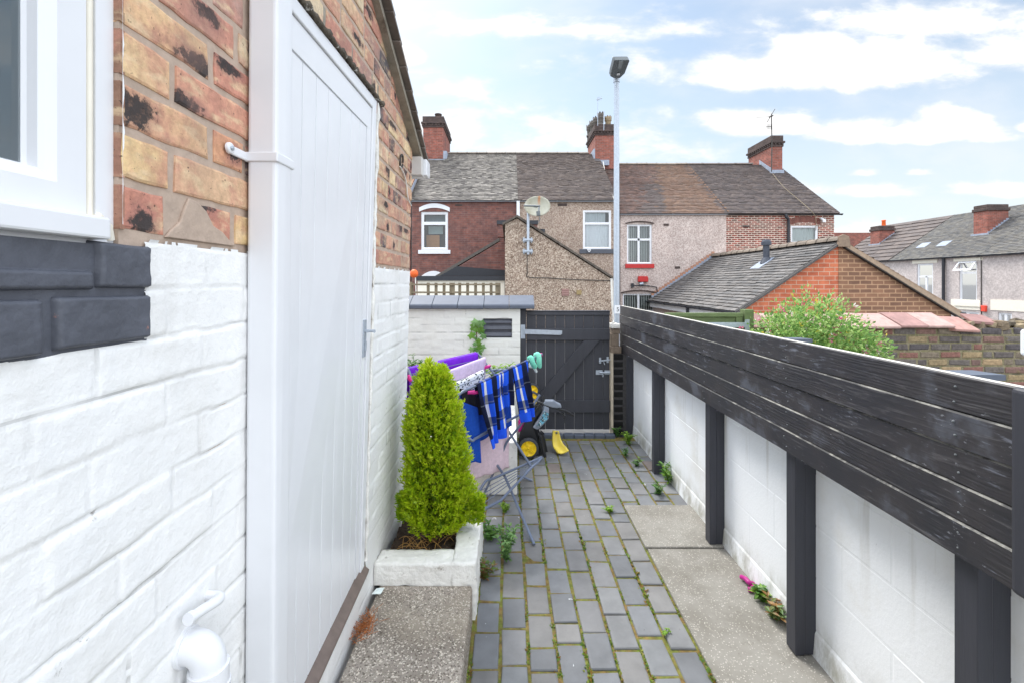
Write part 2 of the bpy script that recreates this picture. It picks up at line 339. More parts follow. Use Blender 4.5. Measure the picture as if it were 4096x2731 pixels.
def blackwood():
    m,t=new_mat('black_stained_board'); o0=t.obj(); va=t.node('ShaderNodeVectorMath',operation='MULTIPLY_ADD'); t.l.new(t.attr(),va.inputs[0]); va.inputs[1].default_value=(7,13,5); t.l.new(o0,va.inputs[2]); o=va.outputs[0]; ln=t.scale(o,(1,.07,1)); ln2=t.scale(o,(1,.16,1))
    g=t.noise(ln,55,6,.6,1.2); sp=t.noise(ln2,70,5,.7); bl=t.noise(o,4,5,.6)
    ring=t.node('ShaderNodeTexWave',wave_type='BANDS',bands_direction='Z'); t.l.new(t.scale(o,(1,.12,1)),ring.inputs['Vector']); ring.inputs['Scale'].default_value=26; ring.inputs['Distortion'].default_value=14; ring.inputs['Detail'].default_value=3; ring.inputs['Detail Scale'].default_value=.8
    c=t.mix(t.ramp(bl,.35,.65),(*S(45,45,50),1),(*S(57,54,56),1))
    c=t.mix(t.ramp(bl,.55,.66,0,.5),c,(*S(96,101,112),1)); c=t.mix(t.ramp(g,.56,.72,0,.45),c,(*S(112,110,112),1)); c=t.mix(t.ramp(g,.45,.3,0,.5),c,(*S(36,36,40),1))
    c=t.mix(t.math('MULTIPLY',t.ramp(sp,.56,.70,0,.6),t.ramp(t.noise(o,2.4,4),.40,.58)),c,(*S(128,132,144),1))
    fk=t.noise(t.scale(o0,(1,.45,1)),85,3,.7); c=t.mix(t.math('MULTIPLY',t.ramp(fk,.65,.71,0,.5),t.ramp(t.noise(o0,3.3,3),.45,.6)),c,(*S(165,168,176),1))
    rm=t.ramp(t.noise(o,1.3,2),.5,.6); c=t.mix(t.math('MULTIPLY',rm,t.ramp(ring.outputs[0],.75,.95,0,.35)),c,(*S(34,33,36),1))
    fin(t,c,.48,t.bump(t.math('ADD',g,t.math('MULTIPLY',t.math('MULTIPLY',ring.outputs[0],rm),.35)),.35,.004),.45); return m
M['black_wood']=blackwood()
M['gate_black']=mat('gate_black',S(62,63,69),.5,.12,6,.3,60,.003,stretch=(1,1,.12),dirt=S(128,132,142),dsc=18,dlo=.72,dhi=.8)
M['post_black']=mat('post_black',S(58,59,66),.5,.12,5,.3,60,.003,stretch=(1,1,.1),dirt=S(128,132,142),dsc=20,dlo=.72,dhi=.82)
M['coping_blue']=mat('coping_blue',S(88,95,108),.6,.08,5,.15,30,.003,dirt=S(70,74,84),dsc=12,dlo=.7,dhi=.76)
M['bare_edge']=mat('bare_edge',S(205,200,190),.7,.15,12,.2)
def cloth(name,col,var=.1,sc=20):
    m=mat(name,col,.9,var,sc,.25,260,.002,spec=.15); return m
M['purple']=cloth('purple_cloth',S(112,40,190)); M['lilac']=cloth('lilac_cloth',S(196,178,205)); M['pink_towel']=cloth('pink_towel',S(228,203,212))
M['royal']=cloth('royal_blue',S(32,76,172)); M['cuff']=cloth('blue_cuff',S(38,88,222)); M['black_cloth']=cloth('black_cloth',S(42,42,48)); M['white_cloth']=cloth('white_cloth',S(222,232,230))
M['mint']=cloth('mint_cloth',S(120,205,180),.15)
def spotted(name,base,spot,sc,thr):
    m,t=new_mat(name); uv=t.node('ShaderNodeUVMap').outputs[0]
    n=t.vor(uv,sc); c=t.mix(t.ramp(n,thr,thr-.05),(*base,1),(*spot,1)); fin(t,c,.9,None,.15); return m
M['mint_spot']=spotted('mint_spotted',S(132,212,188),S(58,120,110),70,.22)
M['floral']=spotted('floral_cloth',S(232,234,232),S(38,46,52),55,.42)
def plaid():
    m,t=new_mat('blue_plaid'); uv=t.node('ShaderNodeUVMap').outputs[0]; x=t.xyz(uv)
    def st(s,per,off,w):
        f=t.math('FRACT',t.math('ADD',t.math('DIVIDE',s,per),off)); return t.math('LESS_THAN',f,w)
    c=t.mix(st(x[0],.15,.1,.34),(*S(36,86,215),1),(*S(26,32,58),1))
    c=t.mix(st(x[0],.15,.58,.13),c,(*S(205,206,208),1))
    c=t.mix(t.math('MULTIPLY',st(x[1],.15,.3,.42),.7),c,(*S(20,24,44),1))
    c=t.mix(t.math('MULTIPLY',st(x[1],.15,.0,.05),.18),c,(*S(170,176,190),1))
    fin(t,c,.92,t.bump(t.noise(t.obj(),250,3),.2,.002),.12); return m
M['plaid']=plaid()
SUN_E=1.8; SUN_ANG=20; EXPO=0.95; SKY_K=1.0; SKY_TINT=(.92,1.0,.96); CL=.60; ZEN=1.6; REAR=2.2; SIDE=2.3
# ================================================================== brick generator
def bricks(mb, pos, a0,a1,z0,z1, colfn, course=.08, bl=.218, hd=.104, mortar=.011, out=.008, ch=.005, skip=None, clip=None, layout=None, jit=.003, rowoff=0, flip=False, nside=False):
    nrow=int(round((z1-z0)/course))
    for r in range(nrow):
        zb=z0+r*course+mortar/2; zt=z0+(r+1)*course-mortar/2; rr=r+rowoff
        if layout and layout(rr): seq=layout(rr)
        else:
            seq=[]; a=a0
            if rr%2: seq.append((a,a+hd)); a+=hd+mortar
            k=0
            while a<a1:
                w=bl if (k%3 or R.random()<.75) else hd
                w*=R.uniform(.94,1.04)
                if R.random()<.12: w=hd
                seq.append((a,min(a+w,a1))); a+=w+mortar; k+=1
        for (b0,b1) in seq:
            if b1-b0<.02: continue
            if skip and skip(b0,b1,zb,zt): continue
            j=lambda: R.uniform(-jit,jit)
            c=colfn(rr,b0,b1); al=R.random()
            if len(c)==4: al=c[3]
            na=max(1,int((b1-b0)/.03)) if nside else 1; nb=2 if nside else 1
            P_=[(lerp(b0,b1,i/na),zb) for i in range(na)]+[(b1,lerp(zb,zt,i/nb)) for i in range(nb)]+[(lerp(b1,b0,i/na),zt) for i in range(na)]+[(b0,lerp(zt,zb,i/nb)) for i in range(nb)]
            A=[(a+j(),z+j()) for a,z in P_]
            if clip: A=[(a,min(z,clip(a))) for a,z in A]
            if max(z for _,z in A)-min(z for _,z in A)<.012: continue
            oo=out+j()*.6; am=(b0+b1)/2; zm=(zb+zt)/2
            ins=lambda q,w:[(am+(a-am)*(1-2*w/(b1-b0)), zm+(z-zm)*(1-2*w/(zt-zb))) for a,z in q]
            B=ins(A,ch)
            C=ins(A,ch*2.6); n_=len(A)
            V=[pos(a,z,-.012) for a,z in A]+[pos(a,z,oo-ch*.7) for a,z in B]+[pos(a,z,oo+j()*.3) for a,z in C]
            U=[((a-am)/(b1-b0)*2,(z-zm)/(zt-zb)*2) for a,z in A+B+C]
            fs=[(r_*n_+k,r_*n_+(k+1)%n_,r_*n_+n_+(k+1)%n_,r_*n_+n_+k) for r_ in (0,1) for k in range(n_)]+[tuple(range(2*n_,3*n_))]
            if flip: fs=[tuple(reversed(f)) for f in fs]
            mb.faces(V,fs,(*c[:3],al),U)

PAL=[S(228,194,138),S(216,172,126),S(208,148,112),S(190,122,98),S(222,196,154),S(178,134,118),S(206,168,136)]
DK=[S(86,88,96),S(100,96,98),S(120,98,92)]
def rc(*_):
    if R.random()<.14: return (*R.choice(DK),.1)
    k=R.uniform(.85,1.1); c=R.choice(PAL); return (c[0]*k,c[1]*k,c[2]*k,R.uniform(.1,.31) if R.random()<.62 else R.uniform(.45,.95))

# ================================================================== HOUSE ON THE NEAR SIDE (brick over white paint)
XW=-.600
def LD(v):
    k=max(0,min(1,(v.y-.8)/1.1))*.027
    return Vector((v.x+(v.z-1.3)*k, v.y, v.z))
LP=lambda a,z,o: Vector((XW+o,a,z))
ZV=lambda y: 2.30+.45*(2.75-y)          # underside of the sloping verge
H0=thing('brick_house','multicoloured brick house with white painted base, white boarded door and white square drainpipe','house',(-.6,1.4,0))
mb=MB()
near={0:[(.70,.792),(.842,.975),(.99,1.06)],1:[(.70,.800),(.813,1.04),(1.05,1.1)],2:[(.70,.905),(.918,1.02),(1.03,1.1)],3:[(.70,.803),(.815,1.04),(1.05,1.1)],4:[(.70,.905),(.92,1.05)],
      5:[(.70,.76),(.775,.985),(1.0,1.1)],6:[(.70,.90),(.915,1.02)]}
nearcol={(0,0):(*S(205,120,85),.62),(0,1):(*S(195,115,80),.75),(0,2):(*S(225,185,110),.2),(1,0):(*S(232,192,118),.1),(1,1):(*S(216,168,118),.2),(2,0):(*S(222,170,112),.66),(2,1):(*S(210,140,85),.85),
   (3,0):(*S(230,190,125),.1),(3,1):(*S(212,140,100),.95),(4,0):(*S(226,178,115),.8),(4,1):(*S(205,125,90),.9),(5,1):(*S(200,130,100),.7)}
def ncol(r,b0,b1):
    for i,(x,y) in enumerate(near.get(r,[])):
        if abs(x-b0)<1e-6 and (r,i) in nearcol: return nearcol[(r,i)]
    return rc()
bricks(mb,LP,.70,1.10,1.627,2.907,ncol,layout=lambda r: near.get(r),out=.004,ch=.0025,nside=True,jit=.0022,mortar=.0105)
bricks(mb,LP,1.10,2.00,2.347,3.067,rc,clip=ZV,out=.0045,ch=.0025,nside=True,mortar=.013)
def rc2(*_):
    return rc()
def far_layout(r):
    if r%3==1: return [(1.985+i*.102,1.985+i*.102+.09) for i in range(7)]
    a=1.985 if r%2 else 1.985-.03; s=[]
    while a<2.68:
        w=R.choice([.21,.2,.1,.22]); s.append((a,min(a+w,2.70))); a+=w+.012
    return s
bricks(mb,LP,1.98,2.70,1.627,2.747,rc2,layout=far_layout,clip=lambda a:ZV(a),out=.0045,ch=.0025,nside=True,jit=.0025,mortar=.013)
for i in range(16):      # reveal beside the window
    z=1.627+i*.08; c=R.choice([S(150,105,75),S(110,80,62),S(165,110,80)])
    mb.box(XW-.05,XW+.003,.699,.708,z+.006,z+.074,(*c,.2))
wall=mb.build('brick_wall',M['near_brick'],H0,deform=LD)
mb=MB()                  # mortar backing with door and window openings, and the gable return at the back
for (y0,y1,z0,z1) in ((.70,1.06,1.56,3.2),(1.06,1.96,2.32,3.1),(1.96,2.70,0,2.75),(.70,1.0,0,1.56),(-1.2,.70,0,1.56),(1.0,1.96,0,.33)):
    n=max(1,int((y1-y0)/.1))
    for i in range(n):
        ya=lerp(y0,y1,i/n); yb=lerp(y0,y1,(i+1)/n)
        za=min(z1,ZV(ya)); zb=min(z1,ZV(yb))
        mb.prism([(XW-.12,ya,z0),(XW-.12,yb,z0),(XW-.12,yb,zb),(XW-.12,ya,za)],(.12,0,0))
mb.box(-3.2,XW-.003,2.58,2.698,0,2.3)
mb.build('mortar_joints',M['mortar'],wall,deform=LD)
# white painted brick below
wc=lambda *_:(1,1,1)
def painted(mb,pos,a0,a1,z0,z1,step,course,bl,depth,seed,cut=None,lump=1.0,vj=.55,flip=False):
    rr=random.Random(seed); offs=[rr.uniform(-.03,.03)+(bl/2 if k%2 else 0) for k in range(60)]; bo={}
    na=int((a1-a0)/step); nb=int((z1-z0)/step); V=[]; CK=[]
    sm=lambda t:0 if t<=0 else (1 if t>=1 else t*t*(3-2*t))
    for j in range(nb+1):
        for i in range(na+1):
            a=lerp(a0,a1,i/na); z=lerp(z0,z1,j/nb); n1=nz(a*7,z*5,seed); n2=nz(a*24,z*24,seed+3)
            zz=z-z0+.006*n1+.0025*n2; row=int(zz/course); fz=zz-row*course; dz=min(fz,course-fz)
            aa=a+offs[row%60]+.005*nz(a*9,z*12,seed+7)+.003*n2; ci=math.floor(aa/bl); fa=aa-ci*bl; da=min(fa,bl-fa)
            key=(row,ci)
            if key not in bo: bo[key]=(rr.uniform(-.0022,.0022),rr.uniform(-.012,.012),rr.uniform(-.02,.02),rr.random())
            b0,bt,bs,bv=bo[key]
            h=-depth*(1-sm(dz/.0052))*(.65+.7*n1)
            hv=-depth*vj*(1-sm(da/.0048))*(1 if bv>.25 else .35); h=min(h,hv)
            h+=(b0+bt*(fz-course/2)+bs*(fa-bl/2)*.4)*sm(min(dz,da)/.012)
            h+=lump*(.0010*nz(a*16,z*20,seed+9)+.0008*n2+.0007*nz(a*60,z*60,seed+1)+.0005*nz(a*130,z*130,seed+2))
            V.append(pos(a,z,h))
            ck=max(0,1-dz/.0045)*max(0,nz(a*5,z*8,seed+20)+.15)*1.3+max(0,1-da/.004)*max(0,nz(a*7,z*6,seed+31)-.05)*(1.2 if bv>.25 else 0); CK.append(min(1,max(0,ck)))
    fs=[]
    for j in range(nb):
        for i in range(na):
            if cut:
                a=lerp(a0,a1,(i+.5)/na); z=lerp(z0,z1,(j+.5)/nb)
                if cut(a,z): continue
            q=(j*(na+1)+i,j*(na+1)+i+1,(j+1)*(na+1)+i+1,(j+1)*(na+1)+i); fs.append(tuple(reversed(q)) if flip else q)
    b0_=len(mb.f); mb.faces(V,fs,smooth=True)
    for k_ in range(len(fs)):
        q=CK[fs[k_][0]]; g=1-q*.62; mb.c[b0_+k_]=(g,g*.985,g*.96,1)
LP2=lambda a,z,o: Vector((XW+.0065+o,a,z))
mb=MB(); edge=lambda a:1.620+.006*nz(a*22,1)+.004*nz(a*70,4)
painted(mb,LP2,.16,1.12,.42,1.632,.005,.08,.226,.0062,3,cut=lambda a,z:z>edge(a) or (a<.747 and z>1.456))
painted(mb,LP2,1.968,2.70,.02,1.632,.0075,.08,.215,.006,8,cut=lambda a,z:z>edge(a))
painted(mb,LP2,1.0,1.968,.02,.315,.010,.08,.22,.005,5)
mb.build('painted_base',M['painted_brick'],H0,deform=LD)
# mortar repair beside the pipe
mb=MB(); mb.prism([(XW+.0,.790,1.629),(XW,.99,1.629),(XW,.968,1.64),(XW,.945,1.655),(XW,.915,1.665),(XW,.895,1.69),(XW,.872,1.703),(XW,.848,1.708),(XW,.838,1.69),(XW,.825,1.66),(XW,.80,1.64)],(.0062,0,0)); mb.build('mortar_patch',M['mortar'],wall,deform=LD,bevel=.002)
# grey painted window ledge of bull-nosed bricks, thick with old paint
mb=MB()
def ledge(y0,y1,z0,z1,o,zin=0.0,seed=0):
    ny,nz__=max(6,int((y1-y0)/.004)),max(8,int((z1-z0)/.003))
    def fn(u,v):
        y=lerp(y0,y1,u); z=lerp(z0,z1,v); e=min((y-y0)/.006,(y1-y)/.006,(z-z0)/.006,(z1-z)/.006,1); e=max(0,e); e=1-(1-e)**2
        h=-.020+(.020+o)*e-zin*max(0,(z-z0)/(z1-z0)-.25)
        h+=.0018*nz(y*14,z*18,seed)+.0013*nz(y*45,z*45,seed+2)+.0006*nz(y*120,z*120,seed+2)
        return Vector((XW+h,y+.002*nz(y*20,z*20,seed+4),z+.0022*nz(y*9,seed+6)))
    mb.grid(fn,ny,nz__)
ledge(.02,.292,1.458,1.532,.014,seed=1); ledge(.302,.578,1.456,1.532,.015,seed=2); ledge(.590,.753,1.458,1.533,.014,seed=3)
ledge(.652,.754,1.540,1.613,.014,seed=5); ledge(-.3,.651,1.538,1.570,.013,seed=6)
mb.prism([(XW-.05,-.3,1.560),(XW+.006,-.3,1.560),(XW+.004,-.3,1.568),(XW-.045,-.3,1.618)],(0,.95,0))
mb.box(XW-.03,XW+.0035,-.3,.750,1.45,1.606)
mb.build('window_ledge',M['dark_paint'],H0)
mb=MB()                  # white paint smeared down the brick arris by the window
n=90; L=[];Q=[]
for i in range(n+1):
    z=1.64+i*.0075; w=.0001+.014*max(0,nz(z*16,3))*R.uniform(.6,1.2)
    L.append((XW+.0062,.7003,z)); Q.append((XW+.0062,.7006+w,z))
for i in range(n): mb.face([L[i],Q[i],Q[i+1],L[i+1]])
mb.build('paint_smear',M['white_paint'],H0,weld=True)
# near window
mb=MB(); WP=lambda a,z,o: Vector((XW-.047+o,a,z))
prof=[(0,0),(0,.040),(.030,.040),(.030,.034),(.044,.034),(.044,.039),(.046,.041),(.088,.041),(.091,.039),(.098,.034),(.104,.031),(.106,.019),(.110,.012),(.110,-.02)]
mb.frame(WP,-.4,.699,1.597,2.75,prof)
win=mb.build('window',M['white_pvc'],H0)
mb=MB(); mb.face([WP(-.4,1.6,.014),WP(.62,1.6,.014),WP(.62,2.7,.014),WP(-.4,2.7,.014)]); mb.build('pane',M['glass'],win)
mb=MB(); mb.grid(lambda u,v:WP(lerp(-.5,.62,u),lerp(1.55,2.75,v),-.06+.022*math.sin(u*60+2*math.sin(u*17))),120,2); mb.build('curtain',M['curtain_blue'],win)
mb=MB(); mb.box(XW-.03,XW+.018,-.4,.668,1.613,1.645); mb.build('sill',M['white_pvc'],win,bevel=.004)
mb=MB(); mb.tube([WP(.662,1.645,.035),WP(.662,2.75,.035)],.006,8); mb.tube([WP(.694,1.615,.038),WP(.688,1.635,.04),WP(.668,1.648,.042)],.007,8); mb.build('sealant',M['cream'],win)
# door
mb=MB(); ys=[1.05,1.13,1.218,1.309,1.399,1.489,1.589,1.690,1.782,1.858]
for a,b in zip(ys,ys[1:]):
    A=[(a+.001,.345),(b-.001,.345),(b-.001,2.187),(a+.001,2.187)]; B=[(a+.0028,.345),(b-.0028,.345),(b-.0028,2.184),(a+.0028,2.184)]
    mb.faces([LP(y,z,-.0088) for y,z in A]+[LP(y,z,-.003) for y,z in B],[(k,(k+1)%4,4+(k+1)%4,4+k) for k in range(4)]+[(4,5,6,7)])
mb.box(XW-.04,XW-.009,1.05,1.905,.343,2.28)
mb.box(XW-.009,XW,1.859,1.905,.343,2.188); mb.box(XW-.009,XW,1.05,1.905,2.189,2.28)
door=mb.build('door',M['white_pvc'],H0,deform=LD)
mb=MB(); mb.box(XW-.05,XW+.007,1.908,1.957,.335,2.33); mb.box(XW-.05,XW+.007,1.05,1.908,2.283,2.33)
mb.build('door_frame',M['white_pvc'],door,deform=LD,bevel=.004)
mb=MB(); mb.box(XW,XW+.006,1.867,1.900,1.245,1.398); mb.box(XW+.006,XW+.02,1.878,1.890,1.345,1.357)
mb.tube([(XW+.018,1.884,1.351),(XW+.045,1.884,1.351),(XW+.05,1.86,1.351)],.006,8); mb.box(XW+.006,XW+.011,1.876,1.892,1.27,1.31)
mb.build('handle',M['metal_grey'],door,deform=LD,bevel=.0015)
mb=MB(); mb.prism([(XW-.03,.97,.30),(XW+.022,.97,.30),(XW+.026,.97,.318),(XW-.005,.97,.342),(XW-.03,.97,.342)],(0,.995,0)); mb.build('door_sill',M['brown_sill'],H0,deform=LD,bevel=.003)
mb=MB()                  # ragged mortar and paint round the door frame
def ragged(p0,p1,n,r0,r1):
    pts=[lerp(Vector(p0),Vector(p1),i/n)+Vector((R.uniform(-.002,.003),R.uniform(-.004,.004),R.uniform(-.004,.004))) for i in range(n+1)]
    mb.tube(pts,[R.uniform(r0,r1) for _ in pts],6)
ragged((XW+.006,1.97,.35),(XW+.006,1.972,2.33),70,.004,.013)
mb.build('mortar_edge',M['dirty_white'],H0,deform=LD)
mb=MB(); ragged((XW+.008,.98,2.342),(XW+.008,2.02,2.342),60,.006,.016); mb.build('mortar_drip',mat('mortar_drip',S(92,84,74),.9,.3,20,1,50,.01,dirt=S(215,212,205),dsc=15,dlo=.56,dhi=.62),H0,deform=LD)
mb=MB(); mb.box(XW-.02,XW+.004,.97,2.03,2.345,2.425); mb.build('lintel',M['concrete'],H0,deform=LD,bevel=.008)
# drainpipe
mb=MB(); mb.box(XW+.008,XW+.075,1.024,1.098,0,3.3); dp=mb.build('drainpipe',M['white_pvc'],H0,deform=LD,bevel=.009,seg=3)
mb=MB(); z0=1.822
mb.box(XW+.004,XW+.079,1.020,1.102,z0,z0+.022); mb.box(XW+.004,XW+.010,.955,1.03,z0+.001,z0+.021)
mb.lathe([(.001,.007),(.012,.007),(.012,0)],Matrix.Translation((XW+.009,.957,z0+.011))@Matrix.Rotation(math.pi/2,4,'Y'),16)
mb.build('bracket',M['white_pvc'],dp,deform=LD,bevel=.003)
mb=MB(); mb.lathe([(.0005,.003),(.005,.003),(.005,0)],Matrix.Translation((XW+.016,.957,z0+.011))@Matrix.Rotation(math.pi/2,4,'Y'),10); mb.build('screw',M['metal_grey'],dp,deform=LD)
# waste and overflow pipes
def bend(c0,pts,r,n=14): pass
def smooth_path(pts,n=8):
    pts=[Vector(p) for p in pts]; out=[]
    for i in range(len(pts)-1):
        p0=pts[max(i-1,0)];p1=pts[i];p2=pts[i+1];p3=pts[min(i+2,len(pts)-1)]
        for k in range(n):
            t=k/n; out.append(.5*((2*p1)+(p2-p0)*t+(2*p0-5*p1+4*p2-p3)*t*t+(3*p1-p0-3*p2+p3)*t**3))
    return out+[pts[-1]]
mb=MB(); arc=[(XW-.01,.835,.884),(XW+.018,.835,.884)]+[(XW+.018+.032*math.sin(a),.835,.852+.032*math.cos(a)) for a in [i*math.pi/16 for i in range(1,9)]]+[(XW+.05,.835,.3)]
mb.tube(arc,.029,20); mb.tube([(XW-.01,.835,.884),(XW+.014,.835,.884)],.0335,20)
mb.tube([(XW+.05,.835,.848),(XW+.05,.835,.815)],.0335,20); mb.tube([(XW+.05,.835,.815),(XW+.05,.835,.806)],.0355,20); mb.build('waste_pipe',M['white_pvc'],H0)
mb=MB(); mb.tube(smooth_path([(XW-.02,.895,.936),(XW+.018,.895,.936),(XW+.036,.888,.938),(XW+.040,.872,.941),(XW+.034,.84,.947),(XW+.030,.812,.951)]),.0095,14); mb.tube([(XW+.0303,.820,.9505),(XW+.0295,.810,.952)],.011,14); mb.build('overflow_pipe',M['white_pvc'],H0)
# roof with verge, gutter
mb=MB(); n=Vector((0,.45,1)).normalized()
def rp(x,y,h): return Vector((x,y,ZV(y)))+n*h
mb.prism([rp(-3,-1,.0),rp(-3,2.80,.0),rp(-3,2.80,.028),rp(-3,-1,.028)],(2.452,0,0)); rf=mb.build('roof',M['concrete'],H0,deform=LD)
mb=MB()
for i in range(30):
    y1=2.86-i*.13; y0=y1-.16
    for j in range(14):
        x1=-.528-j*.18+(.0 if i%2 else .0); x0=x1-.176; d=R.uniform(-.004,.004)
        mb.prism([rp(x0,y0+d,.03),rp(x0,y1+d,.044),rp(x0,y1+d,.058),rp(x0,y0+d,.044)],(x1-x0,0,0),(*S(118,108,100,R.uniform(.8,1.15)),1))
mb.build('roof_tiles',M['tile2'],rf,deform=LD)
mb=MB()
mb.prism([(-1.6,2.76,2.20),(-1.6,2.86,2.20),(-1.6,2.875,2.235),(-1.6,2.87,2.30),(-1.6,2.76,2.30)],(1.105,0,0)); mb.build('gutter',M['white_pvc'],H0,bevel=.006)
mb=MB(); mb.box(-.62,-.515,2.70,2.757,2.19,2.30); mb.build('soffit_box',mat('old_white',S(205,203,200),.6,.06,6,.1),H0,bevel=.004)
mb=MB(); pts=[(XW+.012+.002*math.sin(t),2.40+.03*math.cos(t),2.19+.035*math.sin(t)) for t in [i*.5 for i in range(13)]]
mb.tube(pts,.005,6); mb.build('iron_ring',M['cable_dark'],H0,deform=LD)
mb=MB(); mb.tube(smooth_path([(XW+.012,2.37,2.155),(XW+.012,2.45,2.14),(XW+.012,2.52,2.10),(XW+.012,2.57,2.03),(XW+.012,2.66,2.00)]),.004,6); mb.build('loose_cable',M['cable_white'],H0,deform=LD)

# ================================================================== GROUND, PATH, STEP, SLABS
def gh(x,y):
    t=max(0,min(1,(x-2.6)/16)); t=t*t*(3-2*t)
    b=max(0,min(1,(y-5)/5)); 
    return -.03-2.2*t*(.35+.65*b)-.12*b-(1 if False else 0)*0
mb=MB(); xs=[-300,-80,-30,-10,-4,-2,0,1.5,2.6,4,6,8,11,15,20,26,40,80,300]; ysg=[-200,-40,-8,0,2,4,5,6,8,10,14,18,26,40,80,160,400]
vs=[(x,y,gh(x,y)) for y in ysg for x in xs]; nx=len(xs)
mb.faces(vs,[(j*nx+i,j*nx+i+1,(j+1)*nx+i+1,(j+1)*nx+i) for j in range(len(ysg)-1) for i in range(nx-1)],smooth=True)
tag(mb.build('ground',M['asphalt'],org=(0,0,0)),kind='structure')
mb=MB(); mb.box(-.62,1.275,.3,4.6,-.1,-.006); jo=mb.build('path_bed',M['joint'],org=(0,0,0)); tag(jo,kind='structure')
mb=MB(); cols=[-.155+i*.1195 for i in range(9)]
PB=[S(119,121,123),S(113,115,118),S(123,124,125),S(117,117,118),S(109,111,114),S(120,119,118)]
def paver(x0,x1,y0,y1):
    g=.0062; dx=lambda:R.uniform(-.003,.003)
    z=R.uniform(-.005,.004); tx=R.uniform(-.02,.02); ty=R.uniform(-.012,.012); xm=(x0+x1)/2; ym=(y0+y1)/2
    A=[(x0+g+dx(),y0+g+dx()),(x1-g+dx(),y0+g+dx()),(x1-g+dx(),y1-g+dx()),(x0+g+dx(),y1-g+dx())]
    h=lambda x,y:z+(x-xm)*tx+(y-ym)*ty
    k=R.uniform(.88,1.1); c=R.choice(PB); c=tuple(q*k for q in c)
    if R.random()<.03: c=S(116,107,104)
    e=.006
    ins=lambda x,y,q:(x+(q if x<xm else -q),y+(q if y<ym else -q))
    V=[(x,y,-.03) for x,y in A]+[(x,y,h(x,y)-.005) for x,y in A]+[(*ins(x,y,e*.5),h(x,y)-.001) for x,y in A]+[(*ins(x,y,e*1.4),h(x,y)) for x,y in A]
    fs=[(4*r+i,4*r+(i+1)%4,4*r+4+(i+1)%4,4*r+4+i) for r in range(3) for i in range(4)]+[(12,13,14,15)]
    mb.faces(V,fs,c)
def column(x0,x1,y0,y1,off):
    y=y0+off
    while y<y1-.03:
        L=R.choice([.2]*6+[.115,.215,.19]); e=min(y+L,y1)
        if e>y0: paver(x0,x1,max(y,y0),e)
        y+=L
for i in range(8):
    column(cols[i],cols[i+1],1.25,4.5,-.1*(i%2)-R.uniform(0,.06))
for i in range(4): column(cols[0]-.1195*(i+1),cols[0]-.1195*i,2.66,4.5,-.1*(i%2)-.03)
for i in range(4): column(.801+i*.1195,min(.801+(i+1)*.1195,1.278),3.172,4.5,-.1*((i+1)%2)-.03)
tag(mb.build('path',M['paver'],org=(0,0,0)),kind='structure')
mb=MB()
for (y0,y1,z,d) in ((.6,1.72,.004,0),(1.727,2.652,.006,.004),(2.66,3.165,.012,-.004)):
    mb.box(.806+d,1.268,y0,y1,-.03,z)
tag(mb.build('pavement',M['slab'],org=(0,0,0),bevel=.006),kind='structure')
mb=MB(); mb.box(XW+.004,-.166,.9,2.10,-.02,.16); st=mb.build('concrete_step',M['aggregate'],bevel=.012)
tag(st,'speckled concrete doorstep slab below the white boarded door','step')
# gate threshold
mb=MB(); 
for i in range(9): mb.box(.14+i*.104,.14+i*.104+.1,4.56,4.64,-.03,.032+R.uniform(-.002,.002))
th=mb.build('gate_step',M['coping_blue'],bevel=.009); tag(th,'row of blue bricks forming the low threshold under the black gate','step')
# moss and debris in the joints
mb=MB(); LFC=[S(122,150,48),S(96,128,44),S(150,160,62),S(150,118,52),S(110,140,60)]
def tuft(x,y,z,n,s):
    for _ in range(n):
        a=R.uniform(0,6.28); t=R.uniform(.2,1.1); d=Vector((math.cos(a)*math.cos(t),math.sin(a)*math.cos(t),math.sin(t)*.8)); q=Vector((-math.sin(a),math.cos(a),0))
        p=Vector((x+R.gauss(0,.004),y+R.gauss(0,.006),z)); L=s*R.uniform(.5,1.3); w=L*.3
        c=R.choice(LFC); k=R.uniform(.7,1.1)
        mb.face([p,p+d*L*.5+q*w,p+d*L,p+d*L*.5-q*w],(c[0]*k,c[1]*k,c[2]*k))
for i,x in enumerate(cols+[cols[0]-.12,.92,1.04]):
    y0=1.7 if x>-.2 and x<.81 else (2.7 if x<0 else 3.2)
    for k in range(int((4.45-y0)*130)):
        y=y0+(4.45-y0)*R.random()**1.2
        d=nz(x*7,y*2.3,3)+.25*nz(x*20,y*9)+(.12 if x>.1 else -.05)
        if d>.07: tuft(x+R.gauss(0,.003),y,-.007,3,.010+.018*max(0,d)*R.random()*1.6)
tag(mb.build('moss',M['leaf'],org=(0,0,0)),kind='stuff')
# ================================================================== RENDERED BLOCK WALL AND BLACK BOARD FENCE
BW=1.275
bwall=thing('block_wall','low white painted concrete block wall under the black boards along the path','wall',(BW+.05,2.5,0))
mb=MB(); pos=lambda a,z,o:Vector((BW-o,a,z))
def bl_layout(r):
    s=[]; a=.40+(.0 if r%2 else .222)
    while a<4.62: s.append((a,min(a+.44,4.625))); a+=.445
    return s
bricks(mb,pos,.4,4.62,.112,.790,lambda *_:(1,1,1),course=.217,bl=.44,mortar=.004,out=.002,ch=.0015,layout=bl_layout,jit=.0008,flip=True)
mb.box(BW-.0012,BW+.10,.3,4.63,0,.83)
mb.prism([(BW-.0012,.3,-.02),(BW-.0012,.3,.112),(BW-.006,.3,.10),(BW-.016,.3,-.02)],(0,4.33,0))
mb.build('wall',M['block'],bwall)
mb=MB()
n=60
for i in range(n):
    y0=.3+4.33*i/n; y1=.3+4.33*(i+1)/n; d=lambda y:.004*nz(y*9,2)
    mb.prism([(BW-.009,y0,.797+d(y0)),(BW-.009,y1,.797+d(y1)),(BW-.011,y1,.88),(BW-.011,y0,.88)],(.12,0,0))
mb.build('coping',M['cream'],bwall)
mb=MB(); 
